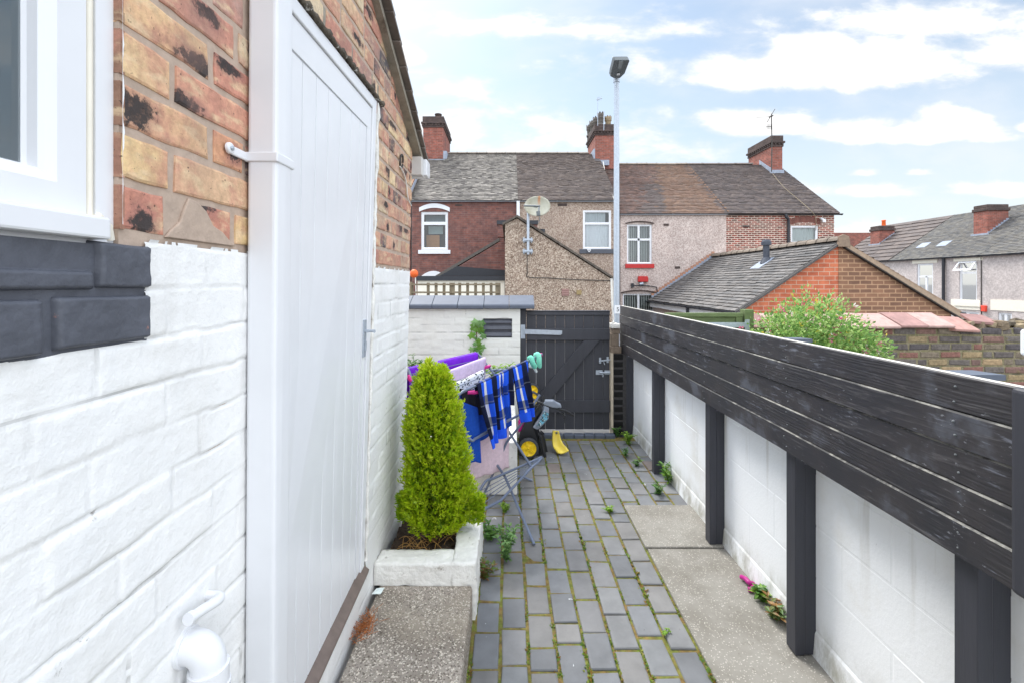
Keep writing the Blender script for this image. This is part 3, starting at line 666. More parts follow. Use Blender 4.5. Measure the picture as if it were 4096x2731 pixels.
for y in (1.29,2.08): mb.prism([(1.26,y-.045,1.284),(1.36,y-.045,1.284),(1.36,y+.045,1.280),(1.26,y+.045,1.280)],(0,0,.016)); mb.box(1.275,1.35,y-.04,y+.04,.85,1.279)
mb.build('pier',M['coping_blue'],bwall)
fence=thing('board_fence','black stained fence of five wide horizontal boards on posts above the white block wall','fence',(1.2,2.8,0))
def bz(i): return .845+i*.0935
for i in range(5):
    mb=MB(); bc=(R.random(),R.random(),R.random(),1); z0=bz(i)+.0015; z1=bz(i+1)-(.0025 if i<4 else 0); x0=1.165+(.003 if i==2 else 0)-(.004 if i in(0,3) else 0); n=24
    V=[];
    for k in range(n+1):
        y=1.0+3.76*k/n; w=.0022*nz(y*1.7,i*5)+.001*nz(y*6,i*3); xx=x0+.004*nz(y*1.2,i*9+4)
        V.append([(xx,y,z0+w),(xx,y,z1-.004+w),(xx+.004,y,z1+w),(xx+.026,y,z1+w),(xx+.026,y,z0+w)])
    for k in range(n):
        for q in range(5):
            p=(q+1)%5; mb.face([V[k][q],V[k+1][q],V[k+1][p],V[k][p]],bc,smooth=False,mi=1 if (q==2 or (q==1 and i<4)) else 0)
    mb.face(V[0],bc); mb.face(list(reversed(V[-1])),bc)
    for yp in (1.18,1.91,2.71,3.73,4.68):
        for dz in (.025,.068):
            yn=yp+R.uniform(-.01,.01); zn=bz(i)+dz+R.uniform(-.006,.006); mb.lathe([(.0003,.0015),(.0028,.0012),(.003,-.004)],Matrix.Translation((x0-.001,yn,zn))@Matrix.Rotation(-math.pi/2,4,'Y'),8,(*bc[:3],1),mi=2)
    mb.build('board',[M['black_wood'],M['bare_edge'] if i==4 else mat('worn_edge',S(138,136,130),.7,.3,14,.2,dirt=S(52,52,54),dsc=6,dlo=.40,dhi=.52),M['lamp_dark']],fence)
for (y,x0) in ((1.15,1.186),(1.882,1.186),(2.68,1.185),(3.70,1.184),(4.655,1.183)):
    mb=MB(); zt=1.30; zb=.012 if y<3.1 else -.004
    mb.box(x0,x0+.040,y,y+.062,zb,zt if y>4.6 else zt); mb.box(x0+.0405,x0+.098,y+.003,y+.06,zb,.80)
    if y>4.6: pass
    mb.build('post',M['post_black'],fence,bevel=.003)
mb=MB(); mb.box(1.156,1.188,.90,1.052,.838,1.313); mb.build('end_trim',M['post_black'],fence,bevel=.012,seg=3)
# ================================================================== GATE, PIER
gate=thing('garden_gate','black ledged and braced wooden gate closing the end of the paved path','gate',(.61,4.68,.04))
GY=4.68; g0,g1=PX(1209,GY),PX(1400.5,GY); gz0,gz1=PZ(985.5,GY),PZ(714,GY)
gx=lambda c:PX(1177.1+.2197*c,GY); gz=lambda c:PZ(689+.2197*c,GY)
mb=MB(); ed=[g0]+[gx(c) for c in (248,345,447,548,648,745,848,948)]+[g1]
for a,b in zip(ed,ed[1:]): mb.box(a+.0015,b-.0015,GY,GY+.02,gz0+R.uniform(0,.004),gz1)
mb.build('boards',M['gate_black'],gate,bevel=.003)
for (c0,c1) in ((297,415),(1042,1165)):
    mb=MB(); mb.box(g0+.003,g1-.003,GY-.024,GY-.0005,gz(c1),gz(c0)); mb.build('ledge',M['gate_black'],gate,bevel=.0025)
mb=MB(); mb.prism([(gx(745),GY-.001,gz(418)),(gx(908),GY-.001,gz(418)),(gx(392),GY-.001,gz(1039)),(gx(225),GY-.001,gz(1039))],(0,-.021,0)); mb.build('brace',M['gate_black'],gate,bevel=.0025)
mb=MB(); mb.box(g0,g1,GY-.012,GY+.03,gz(160),gz(124)); mb.box(g0-.01,g1,GY-.018,GY+.036,gz(123.5),gz(112)); mb.build('top_rail',M['gate_black'],gate,bevel=.004)
mb=MB(); y=GY-.03
mb.box(gx(85),gx(130),GY-.034,GY-.03,gz(400),gz(257)); mb.prism([(gx(120),GY-.036,gz(303)),(gx(120),GY-.036,gz(352)),(gx(498),GY-.036,gz(363)),(gx(515),GY-.036,gz(352)),(gx(515),GY-.036,gz(318)),(gx(500),GY-.036,gz(316))],(0,.005,0))
mb.tube([(gx(126),GY-.036,gz(300)),(gx(126),GY-.036,gz(356))],.007,8); mb.build('hinge',M['metal_grey'],gate,bevel=.001)
for (c0,c1,a,b,s) in ((905,1062,590,665,-.10),(870,1083,728,775,0)):
    mb=MB(); yy=GY-.006
    if s:
        for cx_ in (914,993,1050): mb.box(gx(cx_-11),gx(cx_+11),yy-.004,yy,gz((a+b)/2+32-(cx_-914)*.1),gz((a+b)/2-30-(cx_-914)*.1))
        mb.prism([(gx(c0),yy-.012,gz(640)),(gx(c0),yy-.012,gz(625)),(gx(c1),yy-.012,gz(608)),(gx(c1),yy-.012,gz(622))],(0,.008,0)); mb.tube([(gx(950),yy-.014,gz(640)),(gx(958),yy-.02,gz(668))],.004,6)
    else:
        mb.box(gx(c0),gx(940),yy-.004,yy,gz(b),gz(a)); mb.box(gx(960),gx(c1),yy-.004,yy,gz(b-2),gz(a+2)); mb.tube([(gx(905),yy-.012,gz(752)),(gx(c1-2),yy-.012,gz(752))],.008,8)
        mb.tube([(gx(940),yy-.018,gz(752))]+[(gx(940)+.006*math.sin(t),yy-.018,gz(762)-.016+.016*math.cos(t)) for t in [i*.6 for i in range(11)]],.003,6)
    mb.build('bolt',M['metal_grey'],gate,bevel=.001)
mb=MB(); mb.box(gx(80),gx(142),GY-.03,GY+.05,.0,PZ(707,GY)); gp=mb.build('gate_post',M['gate_black'],bevel=.003); tag(gp,'black painted hinge post between the white brick wall and the gate','post')
mb=MB(); mb.box(gx(1019),gx(1043),GY-.05,GY+.03,.0,gz(545)); gp=mb.build('door_jamb',M['pale_wood'],bevel=.003); tag(gp,'weathered pale timber strip on the latch side of the gate','post')
pier=thing('gate_pier','narrow blackened brick pier with stone top and white cap beside the gate latch','pillar',(1.1,4.72,0))
mb=MB(); bricks(mb,lambda a,z,o:Vector((a,GY-.042-o,z)),gx(1044),gx(1150),0,gz(550),lambda *_:S(*R.choice([(52,50,50),(44,44,46),(62,57,52)])),course=.076,out=.004,jit=.003)
mb.box(gx(1043.5),1.2,GY-.042,GY+.15,0,gz(550)); mb.build('shaft',mat('sooty_brick',attr=True,col=S(60,58,58),rough=.8,var=.3,sc=14,bump=.6,bsc=50,bd=.006,dirt=S(140,135,120),dsc=13,dlo=.66,dhi=.76),pier)
mb=MB(); mb.box(gx(1021),gx(1128),GY-.05,GY+.12,gz(549),gz(480)); mb.box(gx(1028),gx(1105),GY-.04,GY+.1,gz(480),gz(352)); mb.box(gx(1042),gx(1113),GY-.045,GY+.1,gz(351.5),gz(292)); mb.build('stone_block',mat('brown_stone',S(122,108,94),.85,.2,9,.5,50,.006,dirt=S(70,62,56),dsc=10),pier,bevel=.006)
mb=MB(); mb.box(gx(1025),gx(1113),GY-.055,GY+.11,gz(291.5),gz(248)); mb.build('cap',M['dirty_white'],pier,bevel=.004)
mb=MB()
for k,(a,b) in enumerate(((1032,1052),(1040,1060),(1046,1056),(1060,1040))):
    mb.tube(smooth_path([(gx(a),GY+.02+k*.012,PZ(640,GY)),(gx(lerp(a,b,.4)+4*math.sin(k*3)),GY+.01,gz(60)),(gx(b),GY-.01,gz(180)),(gx(1048),GY-.03,gz(232))]),.0035,6)
mb.tube([(gx(1035),GY-.03,gz(240)),(gx(1060),GY-.03,gz(228))],.010,8)
cb=mb.build('cable_bundle',M['cable_white']); tag(cb,'loose white cables hanging on to the cap of the gate pier','cable')

# ================================================================== WHITE BACK WALL WITH BLUE COPING
back=thing('garden_wall','white painted brick wall with dark blue coping bricks left of the black gate','wall',(-.5,4.65,0))
WY=4.575
mb=MB(); x1=gx(78)
hole=(PX(1110,WY),PX(1176,WY),PZ(776,WY),PZ(731,WY))
painted(mb,lambda a,z,o:Vector((a,WY-.006-o,z)),-2.3,x1,.02,1.303,.011,.0735,.225,.005,21,cut=lambda a,z:hole[0]<a<hole[1] and hole[2]<z<hole[3],lump=1.4,vj=.35)
for (a,b,c,d) in ((-2.3,hole[0],0,1.305),(hole[1],x1,0,1.305),(hole[0],hole[1],0,hole[2]),(hole[0],hole[1],hole[3],1.305)): mb.box(a,b,WY-.0015,WY+.2,c,d)
mb.build('wall',M['painted_back'],back)
mb=MB(); mb.box(hole[0],hole[1],WY+.03,WY+.05,hole[2],hole[3]); 
for k in range(3): mb.prism([(hole[0],WY+.03,lerp(hole[2],hole[3],k/3)+.01),(hole[0],WY+.004,lerp(hole[2],hole[3],k/3)+.016),(hole[0],WY+.022,lerp(hole[2],hole[3],(k+1)/3)-.012),(hole[0],WY+.03,lerp(hole[2],hole[3],(k+1)/3)-.01)],(hole[1]-hole[0],0,0))
mb.build('recess',M['dark_paint'],back,bevel=.004)
mb=MB(); x=-2.3; xe=PX(1228,4.53)
xj=[PX(1600/1.7415+p*.1343,4.53) for p in (160,530,985,1430,1868)]
xj=[-2.3,-1.8,-1.3]+[PX(918.8+.1343*p,4.53) for p in (160,545,980,1432,1866)]+[xe]
for a,b in zip(xj,xj[1:]):
    if b-a<.02: continue
    d=R.uniform(-.002,.002)
    prof_=[(4.535,1.288),(4.525,1.294),(4.525,1.322),(4.535,1.334),(4.72,1.418),(4.76,1.418),(4.84,1.33),(4.84,1.29)]
    mb.prism([(a+.002,y,z+d) for y,z in prof_],(b-a-.004,0,0))
mb.build('coping',M['coping_blue'],back,bevel=.003)
# low white raised bed beside the mower
bed=thing('raised_bed','low white rendered raised bed with grey base behind the clothes airer','planter',(-.3,3.7,0))
mb=MB(); bx=PX(1188,3.33)
mb.box(bx-.20,bx,3.33,4.50,0,.387); mb.box(-.95,bx-.20,3.33,3.50,0,.385); mb.build('wall',M['dirty_white'],bed,bevel=.012)
mb=MB(); mb.box(-.95,bx-.20,3.50,4.50,0,.34); mb.build('soil',M['soil'],bed)

# ================================================================== PLANTER WITH CONIFER
pl=thing('brick_planter','rough white painted planter box holding the conifer, beside the doorstep','planter',(-.38,2.36,0))
def rough_box(x0,x1,y0,y1,z0,z1,amp,st):
    m=MB()
    def g(fn,nu,nv):
        m.grid(lambda u,v:fn(u,v),nu,nv)
    def dsp(p):
        q=Vector(p); s=14
        ed=1
        return q+Vector((nz(q.x*s,q.y*s,q.z*s),nz(q.x*s+9,q.y*s,q.z*s),nz(q.x*s,q.y*s+9,q.z*s)))*amp+Vector((nz(q.x*45,q.y*45,q.z*45),nz(q.y*45,q.x*45+5,q.z*45),nz(q.z*45+3,q.x*45,q.y*45)))*amp*.55
    r=.014
    def rb(a,b,t): return lerp(a,b,t)
    nx_,ny_,nz_=[max(2,int((b-a)/st)) for a,b in ((x0,x1),(y0,y1),(z0,z1))]
    for zz in (z1,):
        g(lambda u,v:dsp((lerp(x0,x1,u),lerp(y0,y1,v),zz)),nx_,ny_)
    for yy,fl in ((y0,0),(y1,1)): g(lambda u,v:dsp((lerp(x0,x1,u if not fl else 1-u),yy,lerp(z0,z1,v))),nx_,nz_)
    for xx,fl in ((x0,1),(x1,0)): g(lambda u,v:dsp((xx,lerp(y0,y1,u if not fl else 1-u),lerp(z0,z1,v))),ny_,nz_)
    return m
mb=rough_box(XW-.02,-.172,2.10,2.215,.155,.256,.006,.012)
m2=rough_box(-.265,-.150,2.10,2.66,-.02,.258,.007,.012)
for q in (m2,):
    b=len(mb.v); mb.v+=q.v; mb.f+=[tuple(i+b for i in f) for f in q.f]; mb.c+=q.c; mb.u+=q.u; mb.m+=q.m; mb.sm+=q.sm
mb.box(XW,-.16,2.58,2.66,0,.24)
mb.build('wall',M['dirty_white'],pl,weld=True)
mb=MB(); mb.grid(lambda u,v:Vector((lerp(XW,-.25,u),lerp(2.19,2.62,v),.205+.02*nz(u*6,v*8)+.008*nz(u*25,v*25))),40,50)
for _ in range(60):
    x,y=R.uniform(XW+.03,-.28),R.uniform(2.22,2.6); s=R.uniform(.004,.012)
    mb.lathe([(.0005,s),(s*.8,s*.6),(s,0)],Matrix.Translation((x,y,.212))@Matrix.Rotation(R.uniform(0,6),4,'Z'),6,smooth=False)
mb.build('soil',M['soil'],pl)
mb=MB()
for _ in range(26):
    x,y=R.uniform(XW+.05,-.3),R.uniform(2.22,2.4); a=R.uniform(0,6.28); L=R.uniform(.05,.16)
    mb.tube(smooth_path([(x,y,.22),(x+math.cos(a)*L*.5,y+math.sin(a)*L*.5,.235+R.uniform(0,.03)),(x+math.cos(a)*L,y+math.sin(a)*L,.22)],5),.0014,4)
mb.build('dead_twigs',mat('dead_straw',S(190,145,85),.8,.2,9,0),pl)
# golden conifer
tree=thing('conifer','bright yellow green conifer shrub growing in the white planter','shrub',(-.40,2.38,.21))
cxy=Vector((-.385,2.385))
def rad(t):   # crown radius over height fraction
    for (a,ra_),(b_,rb2) in zip(((0,.115),(.1,.160),(.42,.158),(.71,.132),(.93,.078),(1.001,.042)),((.1,.160),(.42,.158),(.71,.132),(.93,.078),(1.001,.042))):
        if t<=b_: return lerp(ra_,rb2,(t-a)/(b_-a))
    return .05
GC=[S(190,212,36),S(172,202,30),S(208,222,58),S(152,186,28),S(134,168,30)]
mb=MB(); zb,zt=.285,1.10
def spray(p,d,L,col,n=4):
    d=d.normalized(); s=d.cross(Vector((R.uniform(-1,1),R.uniform(-1,1),R.uniform(-1,1)))).normalized(); nn=d.cross(s)
    for k in range(n):
        a=(k-(n-1)/2)*.42+R.uniform(-.15,.15); dd=(d*math.cos(a)+s*math.sin(a)).normalized()
        st=p+d*(L*.14*k); l=L*R.uniform(.55,1); w=l*.13; sd=dd.cross(nn).normalized()
        kk=R.uniform(.85,1.12)
        mb.face([st,st+dd*l*.45+sd*w,st+dd*l,st+dd*l*.45-sd*w],(col[0]*kk,col[1]*kk,col[2]*kk))
def surf(t,a,f):
    z=lerp(zb,zt,t); lump=1+.20*nz(math.cos(a)*2.0,math.sin(a)*2.0,z*6)+.17*nz(math.cos(a)*4.5,math.sin(a)*4.5,z*13)+.10*nz(math.cos(a)*9,math.sin(a)*9,z*26)
    r=rad(t)*lump*f
    return Vector((cxy.x+.02-.03*t+r*math.cos(a),cxy.y+r*math.sin(a),z+.02*nz(a*2,z*9)))
for i in range(2900):            # leafy fans, each a tuft of flattened sprays
    t=R.random()**1.05; a=R.uniform(0,6.283); f=R.uniform(.88,1.06) if R.random()<.72 else R.uniform(.55,.88)
    p=surf(t,a,f); d=Vector((math.cos(a)*.75,math.sin(a)*.75,.75+.7*t))+Vector((R.gauss(0,.22),R.gauss(0,.22),R.gauss(0,.2)))
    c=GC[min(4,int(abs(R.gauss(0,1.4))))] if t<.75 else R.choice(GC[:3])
    plane=d.normalized().cross(Vector((R.gauss(0,1),R.gauss(0,1),R.gauss(0,.4)))).normalized()
    for k in range(9):
        h=(k+.5)/9; b0=p+d.normalized()*(.045*h-.02)+plane*R.gauss(0,.010)*(1.1-h)+Vector((R.gauss(0,.003),R.gauss(0,.003),R.gauss(0,.003)))
        dd=d.normalized()+plane*R.gauss(0,.45); kk=R.uniform(.85,1.1)*(.86+.2*h)
        spray(b0,dd,R.uniform(.014,.026),(c[0]*kk,c[1]*kk,c[2]*kk),3)
for i in range(260):   # loose top tips, two leaders
    for (ox,oy,top) in ((-.035,0,1.12),(.045,.01,1.085)):
        z=R.uniform(.93,top); q=(top-z)/.2; a=R.uniform(0,6.28)
        spray(Vector((cxy.x+ox+.05*q*math.cos(a),cxy.y+oy+.05*q*math.sin(a),z)),Vector((math.cos(a)*.25,math.sin(a)*.25,1.3)),R.uniform(.03,.05),R.choice(GC[:3]),3)
for i in range(900):   # low side shoot
    t=R.random(); a=R.uniform(0,6.28); r=.045*math.sqrt(R.random())*(1-.4*t)
    spray(Vector((-.178+.02*t+r*math.cos(a),2.36+r*math.sin(a),.31+.13*t)),Vector((math.cos(a)*.5+.2,math.sin(a)*.5,1)),R.uniform(.016,.03),R.choice(GC))
for i in range(700):
    t=R.random(); a=R.uniform(0,6.28); r=.05*math.sqrt(R.random())
    spray(Vector((-.52+r*math.cos(a),2.36+r*math.sin(a),.33+.12*t)),Vector((math.cos(a)*.5-.2,math.sin(a)*.5,.7)),R.uniform(.016,.03),R.choice(GC[3:]))
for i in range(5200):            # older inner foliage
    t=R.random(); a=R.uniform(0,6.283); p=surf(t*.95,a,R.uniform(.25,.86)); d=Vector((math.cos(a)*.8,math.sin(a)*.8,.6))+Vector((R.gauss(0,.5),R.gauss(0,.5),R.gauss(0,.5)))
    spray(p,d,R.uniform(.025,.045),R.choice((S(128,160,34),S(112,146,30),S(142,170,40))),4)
mb.build('crown',M['leaf'],tree)
mb=MB()
mb.tube([(cxy.x,cxy.y,.2),(cxy.x+.005,cxy.y,.4),(cxy.x,cxy.y,.95)],[.02,.016,.004],8)
for _ in range(70):
    a=R.uniform(0,6.28); z=R.uniform(.24,.36); L=R.uniform(.05,.12)
    mb.tube([(cxy.x+.01*math.cos(a),cxy.y+.01*math.sin(a),z),(cxy.x+L*.6*math.cos(a),cxy.y+L*.6*math.sin(a),z+R.uniform(-.02,.03)),(cxy.x+L*math.cos(a+.3),cxy.y+L*math.sin(a+.3),z+R.uniform(-.04,.05))],[.003,.002,.001],4)
for i in range(80):
    z=R.uniform(.4,1.0); a=R.uniform(0,6.28); L=.1
    mb.tube([(cxy.x,cxy.y,z-.05),(cxy.x+L*math.cos(a),cxy.y+L*math.sin(a),z)],[.003,.001],4)
mb.build('trunk',M['bark'],tree)

# ================================================================== CLOTHES AIRER AND WASHING
air=thing('clothes_airer','grey folding clothes airer with pink joints standing behind the conifer','clothes airer',(-.1,3.1,0))
V3=lambda *a:Vector(a)
W1a,W1b=P(1061.6,899,2.75),P(1245,813,3.40)            # near wing rail
W2a,W2b=P(938,847,2.95),P(1097,811,3.50)               # far wing rail
Sa,Sb=P(1083,1011,2.8),P(1188,954,3.25)
La,Lb,Lc=P(1114,1106,2.98),P(1244,1049,3.405),P(1105,1172,2.62)
top=MB(); c_=Vector((-.22,3.05,.90))
tr=.0085
ctrA=P(1128,849,3.42); ctrB=P(950,882,2.86)
near_in_a=P(1040,905,2.80); 
# far wing frame
mb=MB(); mb.tube(smooth_path([ctrB,lerp(W2a,ctrB,.15),W2a,lerp(W2a,W2b,.05)],4)+smooth_path([lerp(W2a,W2b,.5),lerp(W2a,W2b,.97),W2b,lerp(W2b,ctrA,.12),ctrA,P(1150,878,3.38)],4),tr,8)
for t in (.35,.7): mb.tube([lerp(W2a,ctrB,t),lerp(W2b,ctrA,t)],.0025,6)
mb.build('far_wing',M['airer'],air)
mb=MB(); na=P(1040,922,2.72)
mb.tube(smooth_path([na,W1a,lerp(W1a,W1b,.08)],4)+[lerp(W1a,W1b,.5),W1b,P(1236,826,3.38)],tr,8)
mb.tube([ctrB,P(1045,935,2.9),na],tr,8); mb.tube([ctrA,P(1170,850,3.41)],tr,8)
for t in (.3,.6,.9): mb.tube([lerp(ctrB,na,t),lerp(ctrA,P(1200,835,3.4),t)],.0025,6)
mb.build('near_wing',M['airer'],air)
mb=MB(); s2a,s2b=P(1050,968,2.84),P(1160,905,3.35)
mb.tube(smooth_path([P(1066,999,2.85),Sa,lerp(Sa,Sb,.06)],4)+[lerp(Sa,Sb,.5),Sb,P(1210,944,3.33)],tr,8); mb.tube([P(1040,960,2.9),Sa],tr,8)
for t in (.25,.5,.75): mb.tube([Sa+V3(-.1*t,.09*t,-.06*t),Sb+V3(-.1*t,.09*t,-.06*t)],.0025,6)
mb.build('middle_shelf',M['airer'],air)
mb=MB(); Ld=Lc+V3(-.18,.12,0)
mb.tube(smooth_path([P(1088,1150,2.9),La,lerp(La,Lb,.1)],5)+smooth_path([lerp(La,Lb,.5),lerp(La,Lb,.94),Lb,P(1238,1058,3.36),P(1222,1072,3.25)],4)+[P(1149.7,1148.6,2.76),Lc],tr,8)
q0,q1=P(1105,1172,2.62),P(1222,1072,3.25)
for t in (.2,.4,.6,.8): mb.tube([lerp(Lc,La+V3(-.02,-.05,0),t),lerp(q1,Lb,t)],.0025,6)
mb.build('lower_shelf',M['airer'],air)
for pts in ([P(1040,905,3.36),P(1166,986,3.35),P(1221,1072,3.25)],[P(1240,905,3.34),P(1198,972,3.3),P(1164,1014,3.28),Vector((-.20,3.22,0))],[Vector((-.30,3.62,.42)),P(1160,1094,3.12),Vector((.152,2.69,.008))],[Vector((-.30,3.66,.02)),P(1149,1087,3.63),P(1204,1095,3.575),Vector((.184,3.56,.008))]):
    mb=MB(); mb.tube(pts,.009,8); mb.build('leg',M['airer'],air)
for p,d in ((P(1119,842,3.42),V3(-.045,.0,-.018)),(P(1091,900,2.86),V3(.07,.03,-.004)),(P(941,868,2.88),V3(.02,-.01,-.03)),(P(953,890,2.84),V3(.02,.0,-.035)),(P(1243,814,3.40),V3(.012,.012,.006))):
    mb=MB(); mb.tube([p-d*.6,p,p+d*.6],[.010,.014,.009],8); mb.build('joint',M['pink_plastic'],air)

def drape(name,label,cat,p0,p1,front,backd,m,group=None,lean=(0,0,0),fold=.012,nf=4,seed=0,nu=44,nv=36,taper=1.0,wave=.0,parent=None,s0=0,uo=0,solid=.004,side=None,bot=0,tref=None):
    p0=Vector(p0); p1=Vector(p1); L=(p1-p0).length; ax=(p1-p0).normalized()
    n=Vector((ax.y,-ax.x,0)).normalized() if side is None else Vector(side); lean=Vector(lean)
    mid=(p0+p1)/2; rr=.013
    def fn(u,v):
        s=lerp(-backd,front,v) if s0==0 else lerp(s0,front,v)
        q=lerp(p0,p1,u); a=abs(s)
        if a<.02:
            th=s/.02*math.pi/2; q=q+n*rr*math.sin(th)+Vector((0,0,rr*math.cos(th)-.002))
        else:
            q=q+n*rr*(1 if s>0 else -1)-Vector((0,0,a-.02))
        k=min(1,a/.18); ph=seed*2.1
        f=math.sin(u*math.pi*2*nf+ph+1.3*math.sin(u*5+seed))*.7+.5*math.sin(u*math.pi*2*nf*.53+ph*2+a*6)+.5*nz(u*6,a*5,seed)
        q=q+n*(f*fold*k)*(1 if s>0 else .6)
        w=lerp(1,taper,min(1,a/max(tref or front,.01)))
        off=(q-mid).dot(ax); q=q+ax*(off*(w-1))
        q=q+lean*a+ax*.008*k*nz(a*4,u*2,seed+5)+Vector((0,0,-.008*k*nz(u*3,seed,2))) 
        if s>0 and bot: q=q-Vector((0,0,bot*k*u))
        return q
    b=MB(); b.grid(fn,nu,nv,uvfn=lambda u,v:(u*L+uo,lerp(-backd if s0==0 else s0,front,v)))
    o=b.build(name,m,parent,solid=solid)
    if parent is None: tag(o,label,cat,group)
    return o
WG='washing hung on the clothes airer'
W1=lambda t:lerp(W1a,W1b,t); W2=lambda t:lerp(W2a,W2b,t)
drape('purple_dress','purple garment draped over the far rail of the airer, lower part dark purple','garment',W2(-.0),W2(.98),.46,.42,M['purple'],WG,nf=5,fold=.014,seed=1)
drape('lilac_towel','pale lilac towel on the airer between the purple garment and the patterned cloth','towel',P(1010,862,3.02),P(1113,823,3.44),.24,.22,M['lilac'],WG,nf=4,fold=.012,seed=2)
drape('patterned_cloth','black and white floral cloth lying over the airer beside the plaid legs','cloth',P(1000,905,2.84),P(1108,853,3.26),.075,.12,M['floral'],WG,nf=2,fold=.006,seed=3)
mb=MB()
pj=thing('plaid_pyjamas','blue and black plaid pyjama bottoms hanging over the front rail of the airer','pyjamas',W1(.5),WG)
LK=dict(fold=.026,nf=2.1,seed=4,taper=.66,bot=-.02,tref=.43); lk=dict(fold=.026,nf=2.1,seed=8,taper=.70,bot=-.01,tref=.40)
drape('leg','','',W1(.135),W1(.43),.385,.10,M['plaid'],lean=(.085,.03,0),parent=pj,nu=60,**LK)
drape('leg','','',W1(.55),W1(.765),.345,.10,M['plaid'],lean=(.145,.03,0),parent=pj,nu=60,uo=.03,**lk)
drape('seat','','',W1(.42),W1(.60),.255,.12,M['plaid'],lean=(.03,.0,0),fold=.024,nf=2.2,seed=11,parent=pj,taper=.85,uo=.06,nu=60)
drape('cuff','','',W1(.135),W1(.43),.44,0,M['cuff'],lean=(.085,.03,0),parent=pj,s0=.380,solid=.009,nu=60,**LK)
drape('cuff','','',W1(.55),W1(.765),.405,0,M['cuff'],lean=(.145,.03,0),parent=pj,s0=.340,solid=.009,nu=60,**lk)
def sock(name,label,p,ln,w,m,seed,tw=0):
    b=MB(); ax=(W1b-W1a).normalized(); n=Vector((ax.y,-ax.x,0)).normalized()
    pts=[];rad_=[]
    for k in range(15):
        t=k/14; s=t*ln-.03
        q=Vector(p)+n*(.016 if s>0 else -.012)+Vector((0,0,.012-abs(s)))+ax*(.03*max(0,t-.55)*2.0*(1 if tw==0 else tw))
        if abs(s)<.02: q=Vector(p)+Vector((0,0,.014))+n*s*.6
        pts.append(q); rad_.append(w*(.75+.3*math.sin(t*2.6+seed))*(.35 if k in(0,14) else 1))
    b.tube(pts,rad_,12); o=b.build(name,m); tag(o,label,'sock',WG)
    for uvl in o.data.uv_layers: 
        for poly in o.data.polygons:
            for li in poly.loop_indices:
                v=o.data.vertices[o.data.loops[li].vertex_index].co; uvl.data[li].uv=(v.x*1.2+v.y,v.z)
sock('sock','mint green plain sock second from the pink rail tip',W1(.825),.11,.020,M['mint'],0,1.6)
sock('sock','mint green sock with dark spots nearest the pink rail tip',W1(.925),.13,.021,M['mint_spot'],1,.6)
sock('sock','white sock tucked below the mint socks',W1(.85)+V3(.005,.04,-.055),.10,.019,M['white_cloth'],2,1.2)
drape('blue_trousers','plain royal blue trousers hanging behind the plaid pyjamas','trousers',P(1060,905,2.93),P(1172,900,3.33),.36,.05,M['royal'],WG,lean=(.02,-.02,0),nf=3,fold=.014,seed=6,bot=-.10)
drape('blue_shirt','royal blue garment with hem hanging lowest, half behind the conifer','garment',P(1058,925,2.84),P(1094,938,2.92),.385,.05,M['royal'],WG,lean=(.075,-.01,0),nf=1.3,fold=.012,seed=7,bot=-.03)
drape('black_shirt','black and grey garment hanging between the conifer and the plaid leg','garment',P(1058,896,2.87),P(1105,900,3.0),.21,.05,M['black_cloth'],WG,lean=(-.02,0,0),nf=2,fold=.014,seed=9,bot=-.05)
drape('pink_towel','pale pink towel hanging almost to the lower shelf of the airer','towel',P(1066,985,3.02),P(1166,965,3.33),.36,.05,M['pink_towel'],WG,nf=3.5,fold=.012,seed=10,lean=(0,-.03,0),taper=1.05)

# ================================================================== MOWER AND YELLOW TOY
mow=thing('lawn_mower','black electric lawn mower with yellow wheels stood on end beside the gate','lawn mower',(.25,4.15,0))
def wheel(c,r,w,parent,spokes=5):
    Mx=Matrix.Translation(c)@Matrix.Rotation(math.pi/2,4,'X')
    b=MB(); b.lathe([(r*.78,w/2),(r*.95,w/2),(r,w*.35),(r,-w*.35),(r*.95,-w/2),(r*.78,-w/2),(r*.78,w/2)],Mx,32)
    wh=b.build('wheel',M['tyre'],parent)
    b=MB(); b.lathe([(.002,w*.30),(r*.12,w*.30),(r*.14,w*.2),(r*.62,w*.12),(r*.68,w*.3),(r*.80,w*.42),(r*.80,-w*.4)],Mx,32)
    for k in range(spokes):
        b.box(-r*.10,r*.10,r*.12,r*.7,w*.12,w*.36,M=Mx@Matrix.Rotation(k*2*math.pi/spokes+.3,4,'Z'))
    b.lathe([(.001,w*.45),(r*.09,w*.45),(r*.09,w*.2)],Mx,12)
    b.build('hub',M['yellow_plastic'],wh)
Y0=4.06
wheel(P(1214,1028,4.02),.0885,.045,mow); wheel(P(1214,1028,4.02)+V3(.03,.40,0),.0885,.045,mow)
wheel(P(1222,915,4.13),.068,.035,mow); wheel(P(1222,915,4.13)+V3(.02,.33,0),.068,.035,mow)
q5=lambda cx,cy,Y=4.1:P(1148.4+.1465*cx,861.3+.1465*cy,Y)
mb=MB(); mb.prism([q5(*p) for p in ((300,1290),(292,1000),(330,880),(375,760),(430,640),(470,540),(500,440),(640,470),(660,560),(560,690),(520,800),(560,900),(600,1000),(640,1290),(560,1300))],(.03,.34,0)); mb.build('deck',M['black_plastic'],mow,bevel=.012)
mb=MB(); mb.prism([q5(*p,4.07) for p in ((508,825),(600,690),(690,548),(770,590),(764,680),(660,800),(590,860))],(.02,.22,0)); cov=mb.build('cover',M['grey_plastic'],mow,bevel=.012)
def sticker():
    m,t=new_mat('flame_sticker'); o=t.obj(); n=t.noise(o,26,2,.5,1.5)
    c=t.mix(t.ramp(n,.47,.5),(*S(120,190,215),1),(*S(60,68,76),1)); c=t.mix(t.ramp(n,.56,.6),c,(*S(205,232,240),1)); fin(t,c,.35); return m
